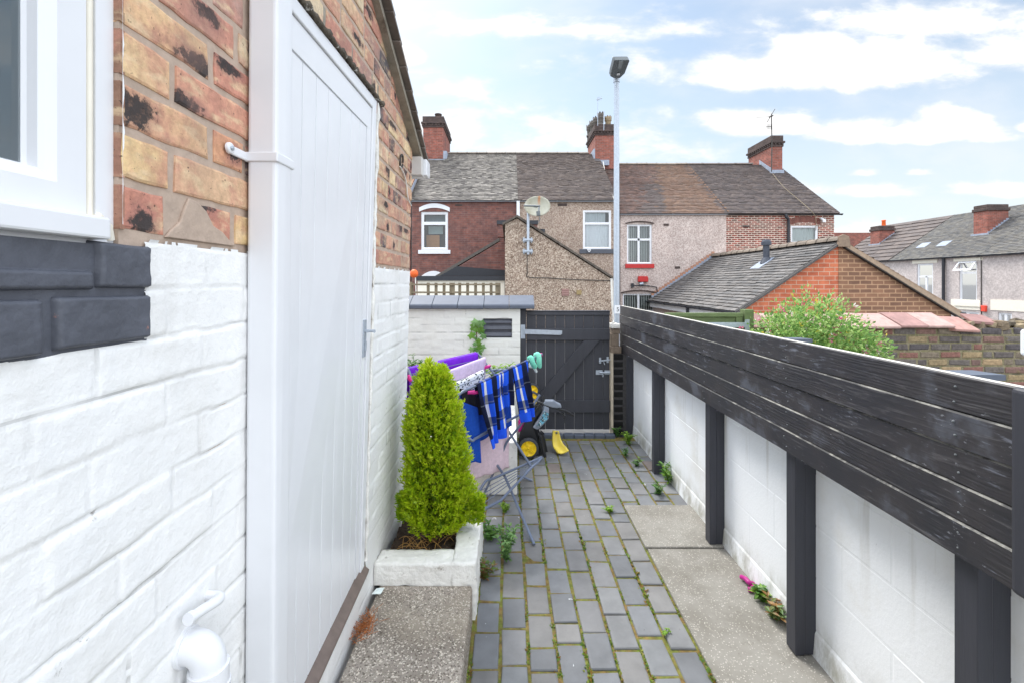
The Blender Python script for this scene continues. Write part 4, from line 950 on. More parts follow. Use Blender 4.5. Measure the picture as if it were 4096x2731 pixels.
mb=MB(); mb.prism([q5(*p,4.066) for p in ((575,800),(640,680),(690,560),(762,596),(755,672),(640,790))],(0,.002,0)); mb.build('decal',sticker(),cov)
for k,(a,b) in enumerate(((600,900),(640,930))):
    mb=MB(); c=q5(a,900,4.06+k*.12); mb.prism([c,c+V3(.035,0,-.03),c+V3(.085,0,-.26),c+V3(.07,0,-.275),c+V3(.045,0,-.2)],(.0,.11,0)); mb.build('flap',M['black_plastic'],mow,bevel=.008)
mb=MB(); mb.tube(smooth_path([q5(500,360,4.05),q5(560,395,4.03),q5(640,425,4.0),q5(760,480,3.98),q5(900,520,3.98),q5(1040,560,3.99),q5(1155,630,4.0)]),.0105,8); mb.tube([q5(640,430,4.0),q5(560,560,4.06),q5(520,620,4.1)],.008,8); mb.build('handle_bar',M['black_plastic'],mow)
mb=MB(); mb.prism([q5(*p,3.96) for p in ((680,430),(715,395),(840,395),(890,430),(960,460),(970,515),(880,515),(820,510),(690,465))],(.0,.06,0)); mb.build('switch_box',M['grey_plastic'],mow,bevel=.010)
mb=MB(); mb.prism([q5(*p,3.97) for p in ((668,360),(685,312),(700,350),(705,420),(680,425))],(0,.012,0)); mb.build('lever',M['black_plastic'],mow); mb=MB(); mb.tube(smooth_path([q5(930,580,3.98),q5(990,610,3.98),q5(1015,660,3.98),q5(1012,740,3.98)]),.005,6); mb.build('lever',M['black_plastic'],mow); mb=MB(); mb.tube([q5(1015,650,3.98)+.012*V3(math.cos(a),0,math.sin(a)) for a in [i*.6 for i in range(12)]],.004,6); mb.build('cable_clip',M['black_plastic'],mow)
mb=MB(); mb.prism([q5(*p,4.16) for p in ((285,700),(360,770),(350,860),(285,900))],(.02,.1,0)); mb.build('trim',M['pink_plastic'],mow,bevel=.006)
mb=MB(); Lc_=[(832,868,4.2),(824,960,4.2),(822,1060,4.19),(835,1140,4.17),(870,1195,4.13),(905,1246,4.09)]; Rc_=[(915,880,4.2),(935,950,4.2),(955,1030,4.18),(990,1100,4.15),(1040,1160,4.11),(1078,1215,4.08)]
Lp=smooth_path([q5(*p) for p in Lc_],5); Rp=smooth_path([q5(*p) for p in Rc_],5); n=len(Lp)-1
def toyf(u,v):
    i=min(n,int(round(v*n))); q=lerp(Lp[i],Rp[i],u); return q+V3(0,.012-.05*(u-.5)**2*1.2,.018*(2*u-1)**2*(.3+v))
mb.grid(toyf,10,n); tb=mb.build('toy_slide',M['yellow_pale'],solid=.012,bevel=0)
tag(tb,'curved pale yellow plastic toy seat standing on the path before the gate','toy')
mb=MB(); 
for _ in range(1): mb.lathe([(.001,.004),(.010,.004),(.010,0)],Matrix.Translation(q5(885,900,4.185))@Matrix.Rotation(math.pi/2,4,'X'),14)
b_=mb.build('bolt_head',M['lamp_dark'],tb)
# ================================================================== SMALL THINGS ON THE GROUND, WEEDS
mb=MB(); h0=G(1704,1322,.02); h1=G(1728,1352,.02)
mb.tube(smooth_path([G(1703,1324,.02),G(1712,1328,.03),G(1722,1338,.03),G(1730,1340,.02),G(1728,1352,.02),G(1718,1352,.018)],6),[.012]*31,8); mb.build('plastic_hook',M['magenta'])
tag(bpy.data.objects['plastic_hook'],'broken magenta plastic hook lying on the slab beside the white block wall','hook')
mb=MB(); p=G(866,1358,.17); mb.faces([p+V3(-.02,-.015,0),p+V3(.022,-.02,.004),p+V3(.03,.01,.012),p+V3(-.008,.02,.002)],[(0,1,2,3)]); o=mb.build('paper_scrap',M['white_cloth'],solid=.002); tag(o,'white paper scrap on the doorstep by the planter corner','litter')
mb=MB(); base=G(835,1440,.16)
for _ in range(150):
    a=R.uniform(0,6.28); L=R.uniform(.015,.05); q=base+V3(R.gauss(0,.018),R.gauss(0,.035),.002)
    mb.tube([q,q+V3(math.cos(a)*L,math.sin(a)*L,R.uniform(0,.02))],.0009,3,caps=False)
o=mb.build('dead_moss',mat('dead_moss',S(178,110,62),.9,.3,20,0)); tag(o,'rusty brown dead tuft on the doorstep below the door','plant')
def weed(name,label,base,h,n,leafL,cols_,spread=.6,group=None,cat='weed'):
    b=MB(); base=Vector(base)
    for k in range(n):
        a=R.uniform(0,6.28); sp=R.uniform(.1,spread); top=base+V3(math.cos(a)*h*sp,math.sin(a)*h*sp,h*R.uniform(.55,1)); mid=lerp(base,top,.5)+V3(0,0,h*.12)
        pth=smooth_path([base,mid,top],4); b.tube(pth,.0012+h*.006,5,(*cols_[0],1))
        for i,q in enumerate(pth[1:]):
            for _ in range(2):
                c=R.uniform(0,6.28); d=V3(math.cos(c),math.sin(c),R.uniform(.1,.8)).normalized(); s=V3(-math.sin(c),math.cos(c),0); L=leafL*R.uniform(.6,1.2); w=L*.22
                kk=R.uniform(.75,1.2); cc=R.choice(cols_); cc=(cc[0]*kk,cc[1]*kk,cc[2]*kk)
                b.face([q,q+d*L*.45+s*w,q+d*L+V3(0,0,-L*.2),q+d*L*.45-s*w],cc)
    o=b.build(name,M['leaf']); tag(o,label,cat,group); return o
WC=[S(96,140,70),S(120,160,80),S(84,122,62)]; WY_=[S(130,170,60),S(150,185,70)]; WR=[S(120,120,60),S(150,110,75),S(110,140,70)]
wg='weeds growing along the edges of the path'
weed('weed','tall feathery green weed rising from the path beside the planter',G(1163,1290),.20,15,.036,[S(120,160,96),S(138,172,104),S(104,142,84)],.5,wg)
weed('weed','broad leaved dark green weed leaning on the planter end',G(1124,1235),.08,7,.05,[S(90,130,60),S(110,150,70)],.9,wg)
weed('weed','low reddish green creeper between planter and paving',G(1112,1330),.10,12,.03,WR,.9,wg)
weed('weed','leafy weed at the foot of the second black post from the gate',G(1536,1108),.14,8,.045,WY_+WC,.5,wg)
weed('weed','small weed in the paving just before the second black post',G(1512,1135),.08,7,.035,WC,.7,wg)
weed('weed','bright green weed by the black post nearest the gate',G(1441,1020),.12,7,.045,WY_,.6,wg)
weed('weed','tiny weed at the base of the gate pier',G(1418,1002),.11,7,.03,WC,.5,wg)
weed('weed','low weed in the paving joint halfway between gate and slab',G(1438,1048),.07,6,.03,WC,.8,wg)
weed('weed','small green tuft by the white wall between first and second posts',G(1462,1070),.06,6,.03,WC,.8,wg)
weed('weed','pale weed below the wall behind the magenta hook',G(1758,1378),.07,8,.05,WC+WY_,.9,wg)
weed('weed','weed and dead leaves against the third black post',G(1783,1420),.08,9,.04,[S(140,150,95),S(170,130,80),S(110,140,85)],.8,wg)
weed('weed','green tuft in a paver joint near the airer foot',G(1163,1175),.05,6,.03,WY_,.9,wg)
weed('weed','spreading tuft in the paver joint nearest the camera',G(1525,1455),.018,6,.013,WY_,1.6,wg)
weed('weed','grassy tuft between pavers beside the concrete slab top',G(1400,1175),.03,7,.025,WY_,1.5,wg)
weed('bush','loose green plant in the raised bed left of the ivy',P(955,838,4.2)-V3(0,0,.15),.25,12,.05,WC,.6,None,'plant')
weed('bush','bright green leafy plant in the raised bed right of the ivy',P(1140,850,4.2)-V3(0,0,.12),.18,12,.06,WY_,.9,None,'plant')
# ivy
ivy=thing('ivy','pale green ivy climbing the white brick wall beside the dark recess','ivy',P(1100,850,WY))
mb=MB()
def ivyleaf(c,s,rot,col):
    pts=[]
    for k,(a,r) in enumerate(((0,1.0),(28,.55),(58,.92),(90,.5),(125,.72),(165,.35),(195,.35),(235,.72),(270,.5),(302,.92),(332,.55))):
        th=math.radians(a-90+rot); pts.append((s*r*math.cos(th),s*r*math.sin(th)))
    tilt=R.uniform(-.5,.2); tw=R.uniform(-.4,.4)
    V=[c+V3(0,-.02,0)]+[c+V3(x,-.015-abs(x)*.25+y*tilt*.8+x*tw*.5,y) for x,y in pts]
    mb.faces(V,[(0,i+1,(i+1)%11+1) for i in range(11)],col)
IC=[S(128,172,108),S(108,155,88),S(150,190,125),S(120,165,70)]
for (ix,iy,s) in ((1300,585,.062),(1350,620,.055),(1420,600,.05),(1250,640,.05),(1230,700,.035),(1370,700,.06),(1330,650,.05),(1215,810,.055),(1260,790,.04),(1400,730,.055),(1430,820,.05),(1300,860,.03),(1340,900,.045),(1300,940,.04),(1350,960,.04),(1410,1000,.05),(1280,960,.03),(1230,1040,.045),(1310,1040,.05),(1360,1020,.045),(1350,1090,.05),(1340,1140,.045),(1390,1060,.03),(1300,720,.04)):
    k=R.uniform(.85,1.1); c=R.choice(IC); ivyleaf(P(918.8+.1343*ix,660.4+.1343*iy,WY-R.uniform(.0,.04)),s,R.uniform(-60,60),(c[0]*k,c[1]*k,c[2]*k))
mb.build('foliage',M['leaf'],ivy)
mb=MB(); mb.tube(smooth_path([P(918.8+.1343*a,660.4+.1343*b,WY-.01) for a,b in ((1380,1500),(1370,1200),(1340,1000),(1310,820),(1320,620))]),.006,6); mb.build('stem',M['bark'],ivy)
# ================================================================== TERRACE BEHIND
YF,YR=18.0,22.0
FP=lambda Y:(lambda a,z,o:Vector((a,Y-o,z)))
def facade(parent,name,m,pos,a0,a1,z0,z1,holes,depth=.12):
    b=MB(); A=sorted({a0,a1,*[h[i] for h in holes for i in (0,1)]}); Z=sorted({z0,z1,*[h[i] for h in holes for i in (2,3)]})
    for i in range(len(A)-1):
        for j in range(len(Z)-1):
            am=(A[i]+A[i+1])/2; zm=(Z[j]+Z[j+1])/2
            if any(h[0]<am<h[1] and h[2]<zm<h[3] for h in holes): continue
            b.face([pos(A[i],Z[j],0),pos(A[i+1],Z[j],0),pos(A[i+1],Z[j+1],0),pos(A[i],Z[j+1],0)])
    for h in holes:
        c=[(h[0],h[2]),(h[1],h[2]),(h[1],h[3]),(h[0],h[3])]
        for k in range(4):
            q=(k+1)%4; b.face([pos(*c[k],0),pos(*c[k],-depth),pos(*c[q],-depth),pos(*c[q],0)])
    c=[(a0,z0),(a1,z0),(a1,z1),(a0,z1)]
    for k in range(4):
        q=(k+1)%4; b.face([pos(*c[k],0),pos(*c[q],0),pos(*c[q],-.25),pos(*c[k],-.25)])
    return b.build(name,m,parent)
def window(parent,pos,a0,a1,z0,z1,bars=(),arch=0,fr=.06,curtain=None,sill=None,sm='white_pvc',depth=.07,open_top=None,slat=None,name='window'):
    b=MB(); b.frame(pos,a0,a1,z0,z1,[(0,-depth-.03),(0,-depth+.03),(fr*.6,-depth+.035),(fr,-depth+.015),(fr,-depth-.03)])
    if arch:
        n=10
        for i in range(n):
            u0,u1=i/n,(i+1)/n; f=lambda u:arch*(1-(2*u-1)**2)
            x0,x1=lerp(a0,a1,u0),lerp(a0,a1,u1)
            b.faces([pos(x0,z1-.01,-depth+.036),pos(x1,z1-.01,-depth+.036),pos(x1,z1+f(u1),-depth+.036),pos(x0,z1+f(u0),-depth+.036)],[(0,1,2,3)])
    for (u0,v0,u1,v1) in bars:
        x0,x1=lerp(a0,a1,u0),lerp(a0,a1,u1); y0,y1=lerp(z0,z1,v0),lerp(z0,z1,v1); w=fr*.55
        if u0==u1: q=[(x0-w,y0),(x0+w,y0),(x0+w,y1),(x0-w,y1)]
        else: q=[(x0,y0-w),(x1,y0-w),(x1,y0+w),(x0,y0+w)]
        V=[pos(*p,-depth+.025) for p in q]+[pos(*p,-depth-.03) for p in q]
        b.faces(V,[(0,1,2,3)]+[(k,4+k,4+(k+1)%4,(k+1)%4) for k in range(4)])
    w=b.build(name,M['white_pvc'],parent)
    b=MB(); b.face([pos(a0,z0,-depth-.005),pos(a1,z0,-depth-.005),pos(a1,z1,-depth-.005),pos(a0,z1,-depth-.005)]); b.build('pane',M['glass'],w)
    b=MB(); q=[(a0-.02,z0-.02),(a1+.02,z0-.02),(a1+.02,z1+.02),(a0-.02,z1+.02)]
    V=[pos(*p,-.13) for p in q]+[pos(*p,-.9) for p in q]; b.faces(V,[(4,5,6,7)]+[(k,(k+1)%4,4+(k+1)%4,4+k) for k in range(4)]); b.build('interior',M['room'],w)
    for (u0,u1,v0,v1,kind,col) in (curtain or []):
        b=MB()
        if kind=='net': b.grid(lambda u,v:pos(lerp(a0,a1,lerp(u0,u1,u)),lerp(z0,z1,lerp(v0,v1,v)),-depth-.10+.015*math.sin(u*40+3*math.sin(u*9))),60,2,(*col,1)); nm='curtain'
        elif kind=='vert':
            n=int((u1-u0)*14)
            for i in range(n):
                x0=lerp(a0,a1,lerp(u0,u1,i/n)); x1=lerp(a0,a1,lerp(u0,u1,(i+.72)/n)); b.face([pos(x0,lerp(z0,z1,v0),-depth-.09),pos(x1,lerp(z0,z1,v0),-depth-.13),pos(x1,lerp(z0,z1,v1),-depth-.13),pos(x0,lerp(z0,z1,v1),-depth-.09)],(*col,1))
            nm='blind'
        elif kind=='horiz':
            n=22
            for i in range(n):
                y0=lerp(z0,z1,lerp(v0,v1,i/n)); y1=lerp(z0,z1,lerp(v0,v1,(i+.7)/n)); b.face([pos(lerp(a0,a1,u0),y0,-depth-.09),pos(lerp(a0,a1,u1),y0,-depth-.09),pos(lerp(a0,a1,u1),y1,-depth-.11),pos(lerp(a0,a1,u0),y1,-depth-.11)],(*col,1))
            nm='blind'
        else: b.face([pos(lerp(a0,a1,u0),lerp(z0,z1,v0),-depth-.4),pos(lerp(a0,a1,u1),lerp(z0,z1,v0),-depth-.4),pos(lerp(a0,a1,u1),lerp(z0,z1,v1),-depth-.4),pos(lerp(a0,a1,u0),lerp(z0,z1,v1),-depth-.4)],(*col,1)); nm='furniture'
        b.build(nm,M['blind'],w)
    if sill:
        (ea,h,out,mm)=sill; b=MB(); V=[pos(a,z,o) for o in (-depth-.03,out) for a,z in ((a0-ea,z0-h),(a1+ea,z0-h),(a1+ea,z0),(a0-ea,z0))]
        b.faces(V,[(0,1,2,3),(7,6,5,4)]+[(k,4+k,4+(k+1)%4,(k+1)%4) for k in range(4)]); b.build('sill',mm,w)
    return w
def roof(parent,name,e0,e1,r0,r1,rows,tw,colfn,m='tile',lift=.022,jit=.006,over=.0):
    e0,e1,r0,r1=map(Vector,(e0,e1,r0,r1)); nrm=(e1-e0).cross(r0-e0).normalized()
    if nrm.z<0: nrm=-nrm
    b=MB(); L=(e1-e0).length
    for i in range(rows):
        t0=i/rows; t1=min(1,(i+1.25)/rows)
        a0,a1=lerp(e0,r0,t0),lerp(e1,r1,t0); c0,c1=lerp(e0,r0,t1),lerp(e1,r1,t1)
        n=max(1,int(L/tw)); sh=.5*(i%2)
        rk=R.uniform(.90,1.08)
        for j in range(n+1):
            u0=max(0,(j-sh)/n); u1=min(1,(j+1-sh)/n)
            if u1-u0<.01: continue
            c=colfn((u0+u1)/2,t0); k=rk*R.uniform(.93,1.07); c=(c[0]*k,c[1]*k,c[2]*k)
            lf=lift*R.uniform(.8,1.2); d=(e0-r0).normalized()*R.gauss(0,jit)
            q0,q1=lerp(a0,a1,u0)+d,lerp(a0,a1,u1)+d; p0,p1=lerp(c0,c1,u0),lerp(c0,c1,u1)
            b.faces([q0,q1,q0+nrm*lf,q1+nrm*(lf+R.gauss(0,jit*.3)),p1,p0],[(0,1,3,2),(2,3,4,5)],c)
    h=(r0+r1)/2; 
    b.face([e0-nrm*.02,e1-nrm*.02,r1-nrm*.02,r0-nrm*.02],colfn(.5,.5)); b.face([e0-nrm*.02,r0-nrm*.02,r0+nrm*lift*.3,e0+nrm*lift],colfn(0,.5)); b.face([e1-nrm*.02,r1-nrm*.02,r1+nrm*lift*.3,e1+nrm*lift],colfn(1,.5))
    return b.build(name,M[m],parent)
def ridge_tiles(parent,p0,p1,n,col,r=.11):
    p0,p1=Vector(p0),Vector(p1); b=MB(); ax=(p1-p0)/n; side=ax.cross(V3(0,0,1)).normalized()
    for i in range(n):
        q0=p0+ax*i; q1=p0+ax*(i+.985); k=R.uniform(.85,1.15); dz=V3(0,0,R.uniform(-.006,.006))
        pr=[side*r*math.cos(t)+V3(0,0,r*.8*math.sin(t)) for t in [math.pi*j/6 for j in range(7)]]
        s=.92
        b.prism([q0+p+dz for p in pr],q1-q0,(col[0]*k,col[1]*k,col[2]*k,1)); 
        b.prism([q1-ax*.10+p*1.12+dz for p in pr],ax*.10,(col[0]*k*.9,col[1]*k*.9,col[2]*k*.9,1))
    return b.build('ridge_tiles',M['tile2'],parent)
def chimney(parent,x0,x1,y0,y1,zb,zt,pots=(),dent=True):
    b=MB(); h=zt-zb
    b.box(x0,x1,y0,y1,zb,zt-.52); ch=b.build('chimney',M['brick_chimney'],parent)
    b=MB(); b.box(x0-.04,x1+.04,y0-.04,y1+.04,zt-.52,zt-.44); b.box(x0-.09,x1+.09,y0-.09,y1+.09,zt-.36,zt-.27); b.box(x0-.03,x1+.03,y0-.03,y1+.03,zt-.27,zt)
    b.box(x0-.035,x1+.035,y0-.035,y1+.035,zt-.44,zt-.36)
    n=max(3,int((x1-x0+.12)/.14))
    for i in range(n): 
        xa=x0-.07+(x1-x0+.14)*(i+.15)/n; b.box(xa,xa+.07,y0-.075,y0-.036,zt-.44,zt-.361)
    n2=int((y1-y0)/.16)
    for i in range(n2):
        ya=y0+(y1-y0)*(i+.1)/n2
        b.box(x0-.075,x0-.036,ya,ya+.08,zt-.44,zt-.361); b.box(x1+.036,x1+.075,ya,ya+.08,zt-.44,zt-.361)
    b.build('chimney_crown',M['brick_soot'],ch,bevel=.012)
    for (px,py,r,hh,kind,mm) in pots:
        b=MB(); Mx=Matrix.Translation((px,py,zt-.02))
        if kind=='crown':
            b.lathe([(r*1.0,0),(r*1.0,hh*.12),(r*.72,hh*.22),(r*.74,hh*.5),(r*.95,hh*.55),(r*1.05,hh*.62),(r*.9,hh*.68),(r*1.0,hh*.72),(r*1.05,hh*.86),(r*.86,hh*.86),(r*.8,hh*.3)],Mx,16)
            for k in range(8):
                a=k*math.pi/4; p=lambda t,z:Mx@V3(r*1.05*math.cos(t),r*1.05*math.sin(t),z); b.face([p(a,hh*.86),p(a+.75,hh*.86),p(a+.39,hh)])
        else: b.lathe([(r,0),(r*.86,hh*.8),(r*1.02,hh*.85),(r*1.02,hh),(r*.8,hh),(r*.75,0)],Mx,16)
        b.build('pot',mm,ch)
    return ch
def gutter(parent,p0,p1,m,r=.055,n=5,name='gutter'):
    p0,p1=Vector(p0),Vector(p1); b=MB(); ax=(p1-p0).normalized(); o=Vector((-ax.y,ax.x,0)); 
    if abs(ax.x)>.5: o=Vector((0,-1,0))
    else: o=Vector((-1,0,0))
    pr=[o*(r+r*math.cos(t))+V3(0,0,-r*math.sin(t)) for t in [math.pi*j/6 for j in range(7)]]
    b.prism([p0+q for q in pr],p1-p0)
    for i in range(n+1):
        q=lerp(p0,p1,i/n if n else 0); b.prism([q+t*1.12-ax*.02 for t in pr],ax*.04)
    return b.build(name,m,parent)
WALLZ=-3.0
TG='terraced houses facing the back alley'
eL,rL=PZ(461,YF),PZ(354,YR); eR,rR=PZ(491,YF),PZ(379,YR)
xa,xb,xc,xd,xe_=PX(946,YF),PX(1190,YF),PX(1414.5,YF),PX(1668,YF),PX(1916,YF)
OV=.16
# --- house 1 (red sooty brick)
h1=thing('terraced_house','sooty red brick terraced house with arched white window and lean-to','house',((xa+xb)/2,YF,WALLZ),TG)
w1=(PX(967,YF),PX(1029,YF),PZ(575,YF),PZ(487,YF))
facade(h1,'wall',M['brick_h1'],FP(YF),xa,xb,WALLZ,eL,[w1])
window(h1,FP(YF),*w1,bars=[(0,.70,1,.70)],arch=.16,fr=.11,curtain=[(.12,.62,.08,.42,'f',S(196,138,88)),(.2,.75,.45,.66,'f',S(170,188,186)),(.1,.9,.73,.95,'f',S(120,140,150))],sill=(.10,.15,.08,M['white_pvc']))
b=MB(); n=12
for i in range(n):
    f=lambda u:.17*(1-(2*u-1)**2); u0,u1=i/n,(i+1)/n; ax0,ax1=w1[0]-.07,w1[1]+.07
    x0,x1=lerp(ax0,ax1,u0),lerp(ax0,ax1,u1); b.prism([(x0,YF+.05,w1[3]-.0+f(u0)*.9),(x1,YF+.05,w1[3]+f(u1)*.9),(x1,YF+.05,w1[3]+.16+f(u1)),(x0,YF+.05,w1[3]+.16+f(u0))],(0,-.08,0))
b.build('window_head',M['white_pvc'],h1)
gx0,gx1=PX(962,YF),PX(1030,YF); b=MB()
for i in range(n):
    u0,u1=i/n,(i+1)/n; f=lambda u:.30*(1-(2*u-1)**2); zz=PZ(642,YF)
    x0,x1=lerp(gx0,gx1,u0),lerp(gx0,gx1,u1); b.prism([(x0,YF+.05,zz-.3),(x1,YF+.05,zz-.3),(x1,YF+.05,zz+.03+f(u1)),(x0,YF+.05,zz+.03+f(u0))],(0,-.09,0))
b.build('window_head',M['white_pvc'],h1)
greys=[S(138,130,124),S(150,142,136),S(128,120,116)]
roof(h1,'roof',(xa-.05,YF-OV,eL-.02),(xb,YF-OV,eL-.02),(xa-.05,YR,rL),(xb,YR,rL),40,.17,lambda u,t:R.choice([S(118,113,107),S(134,128,121),S(104,99,95)]),jit=.016,lift=.03)
b=MB(); b.face([(xa,YR,rL),(xb,YR,rL),(xb,YR+4.2,eL),(xa,YR+4.2,eL)]); b.build('rear_roof',M['slate_edge'],h1)
ridge_tiles(h1,(PX(1030,YR),YR,rL),(xb,YR,rL),7,S(150,140,130)); gutter(h1,(xa-.1,YF-.02,eL-.02),(xb,YF-.02,eL-.02),M['metal_grey'])
chimney(h1,PX(972,21.4),PX(1018,21.4),21.4,23.9,6.6,PZ(268,21.4),[(PX(1003,21.4),21.9,.17,.30,'plain',M['brick_soot'])])
b=MB(); b.box(PX(970,21.4),PX(1022,21.4),21.30,21.39,PZ(379,21.35),PZ(367,21.35)); b.box(PX(1018,21.4),PX(1026,21.4),21.4,22.4,7.0,7.75); b.build('flashing',M['lead'],h1)
# lean-to and cream porch
b=MB(); Yl=14.6; q=lambda x,y:P(x,y,Yl); b.prism([q(1005,700),q(1005,641),q(1147,556),q(1160,562),q(1160,700)],(0,3.3,0)); b.build('extension_wall',M['brick_h1'],h1)
b=MB(); 
def slab(p0,p1,y0,y1,t,col=(1,1,1,1),bb=None): 
    bb=bb or b; bb.prism([p0,p1,p1+V3(0,0,t),p0+V3(0,0,t)],(0,y1-y0,0),col)
slab(q(1000,641),q(1147,554),Yl,18,.10); b.build('extension_roof',M['slate_edge'],h1)
b=MB(); Yp=13.6; b.box(PX(959,Yp),PX(1159,Yp),Yp,Yl-.05,WALLZ,PZ(645,Yp)); b.build('porch',M['cream'],h1)
b=MB(); b.box(PX(956,Yp),PX(1160,Yp),Yp-.08,Yl-.02,PZ(645,Yp),PZ(634.5,Yp)); b.prism([(PX(1010,Yl),Yl-.03,PZ(634,Yl)),(PX(1160,Yl),Yl-.03,PZ(634,Yl)),(PX(1160,Yl),Yl-.03,PZ(621,Yl)),(PX(1050,Yl),Yl-.03,PZ(612,Yl))],(0,.02,0)); b.build('porch_roof',M['black_gutter'],h1)
b=MB(); b.box(xb-.06,xb+.06,YF-.14,YF-.01,WALLZ,eL-.03); b.build('drainpipe',M['white_pvc'],h1)
b=MB(); b.box(PX(1045,YF),PX(1062,YF),YF-.01,YF+.02,PZ(474,YF),PZ(470,YF)); b.build('air_brick',M['brick_soot'],h1)
# --- house 0, sliver beyond the near roof
h0=thing('terraced_house','sliver of a taller terraced house between the near roof edge and the first chimney','house',(xa-2,YF,WALLZ),TG)
facade(h0,'wall',M['brick_h1'],FP(YF+.02),xa-4.2,xa-.06,WALLZ,eL+.45,[])
roof(h0,'roof',(xa-4.2,YF-OV,eL+.42),(xa-.16,YF-OV,eL+.42),(xa-4.2,YR,rL+.42),(xa-.16,YR,rL+.42),40,.17,lambda u,t:R.choice(greys),jit=.012)
b=MB(); b.prism([(xa-.16,YF-.2,eL+.36),(xa-.16,YR,rL+.36),(xa-.16,YR,rL-.2),(xa-.16,YF-.2,eL-.2)],(.1,0,0)); b.build('party_wall',brickwall('brick_buff',S(190,150,115),S(160,120,95),S(120,105,92)),h0)
b=MB(); b.prism([(xa-.055,YF-.25,eL+.06),(xa-.055,YR-.6,rL-.35),(xa-.055,YR-.6,rL-.15),(xa-.055,YF-.25,eL+.24)],(.03,0,0)); b.build('flashing',M['lead'],h0)
# --- house 2 (brown pebbledash)
h2=thing('terraced_house','brown pebbledashed terraced house with gabled extension, satellite dish and crowned chimney pots','house',((xb+xc)/2,YF,WALLZ),TG)
w2=(PX(1339,YF),PX(1403.5,YF),PZ(573,YF),PZ(484,YF))
facade(h2,'wall',M['pebble_brown'],FP(YF),xb,xc,WALLZ,eL,[w2])
window(h2,FP(YF),*w2,bars=[(0,.665,1,.665)],fr=.085,curtain=[(0,1,.03,.64,'net',S(246,248,250)),(0,.82,.68,.98,'net',S(206,212,214))],sill=(.14,.17,.06,M['dark_paint']),depth=.03)
b=MB(); b.tube(smooth_path([P(1349,573,17.9),P(1353,579,17.85),P(1356,574,17.85),P(1350,574,17.85)]),.02,6); b.build('hook',M['white_pvc'],h2)
roof(h2,'roof',(xb,YF-OV,eL-.02),(xc+.05,YF-OV,eL-.02),(xb,YR,rL),(xc+.05,YR,rL),42,.17,lambda u,t:R.choice([S(108,97,92),S(115,104,98),S(100,91,88)]),jit=.004,lift=.040)
b=MB(); b.face([(xb,YR,rL),(xc+.05,YR,rL),(xc+.05,YR+4.2,eL),(xb,YR+4.2,eL)]); b.face([(xc+.05,YF-OV,eL),(xc+.05,YR,rL),(xc+.05,YR,rR-.3),(xc+.05,YF-OV,eR-.3)]); b.build('rear_roof',M['slate_edge'],h2)
ridge_tiles(h2,(xb,YR,rL),(PX(1352,YR),YR,rL),7,S(150,140,130)); gutter(h2,(xb,YF-.02,eL-.02),(xc-.02,YF-.02,eL-.02),M['metal_grey'])
pk=[]
for k,(px,yy,hh) in enumerate(((1383,21.75,.72),(1378,22.3,.7),(1374,22.8,.68),(1401,21.8,.55),(1370,23.2,.6))): pk.append((PX(px,21.4),yy,.165,hh,'crown',mat('pot_%d'%k if 0 else 'clay_pot',S(98,92,86) if k!=3 else S(150,132,106),.8,.25,6,.3)))
c2=chimney(h2,PX(1367,21.4),PX(1411,21.4),21.4,23.4,6.9,PZ(286,21.4),pk)
b=MB(); b.box(PX(1365,21.4),PX(1398,21.4),21.28,21.39,PZ(380,21.3),PZ(368,21.3)); b.box(PX(1363.5,21.4),PX(1366.8,21.4),21.4,22.2,7.2,7.85); b.build('flashing',M['lead'],h2)
b=MB(); b.tube([P(1385,372,21.2),P(1393,415,19.6),P(1411,460,17.8)],.022,5); b.build('roof_cable',M['cable_white'],h2)
b=MB(); b.tube([P(1373,290,21.3),P(1373,226,21.3)],.014,5); b.tube([P(1370,230,21.3),P(1383,226,21.3)],.02,5)
for k in range(4): b.tube([P(1372+3*k,224-.6*k,21.3),P(1372+3*k,233-.6*k,21.3)],.010,4)
b.tube([P(1387,300,21.2),P(1387,256,21.2)],.016,5); b.build('aerial',M['metal_grey'],h2)
Yx=13.0; q=lambda x,y:P(x,y,Yx)
b=MB(); b.prism([q(1160,830),q(1160,515),q(1187,502),q(1407,643),q(1407,830)],(0,5.0,0)); b.build('extension_wall',M['pebble_brown_near'],h2)
b=MB(); e=roof
for (p0,p1) in ((q(1154,518),q(1188,500)),(q(1188,500),q(1412,644))):
    n=12 if p1.x-p0.x<1 else 44
    for i in range(n):
        a=lerp(p0,p1,i/n); c=lerp(p0,p1,(i+.97)/n); k=R.uniform(.75,1.15)
        b.prism([a+V3(0,-.07,R.uniform(-.012,.01)),c+V3(0,-.07,R.uniform(-.012,.01)),c+V3(0,-.07,.06),a+V3(0,-.07,.07)],(0,5.05,0),(*S(96,88,80,k),1))
b.build('extension_roof',M['tile2'],h2)
b=MB(); Yq=16.8; b.box(PX(1143,Yq),PX(1234,Yq),Yq,Yq+.3,PZ(545,Yq),PZ(516,Yq)); b.build('party_wall',M['brick_h1'],h2)
b=MB(); b.box(PX(1141,Yq),PX(1236,Yq),Yq-.06,Yq+.36,PZ(516,Yq),PZ(507,Yq)); b.build('party_coping',M['black_gutter'],h2)
b=MB(); b.tube([P(1246,552,14.5),P(1246,534,14.5)],.06,10); b.tube([P(1246,535,14.5),P(1246,527,14.5)],.085,10); b.build('vent_cowl',M['black_gutter'],h2)
b=MB(); b.box(PX(1290,Yx),PX(1306.5,Yx),Yx-.03,Yx,PZ(680,Yx),PZ(664,Yx)); 
for k in range(3): b.box(PX(1291,Yx),PX(1305.5,Yx),Yx-.05,Yx-.03,PZ(677-k*5,Yx),PZ(674-k*5,Yx))
b.build('flue_vent',mat('vent_pink',S(160,125,118),.6,.1,6,.1),h2)
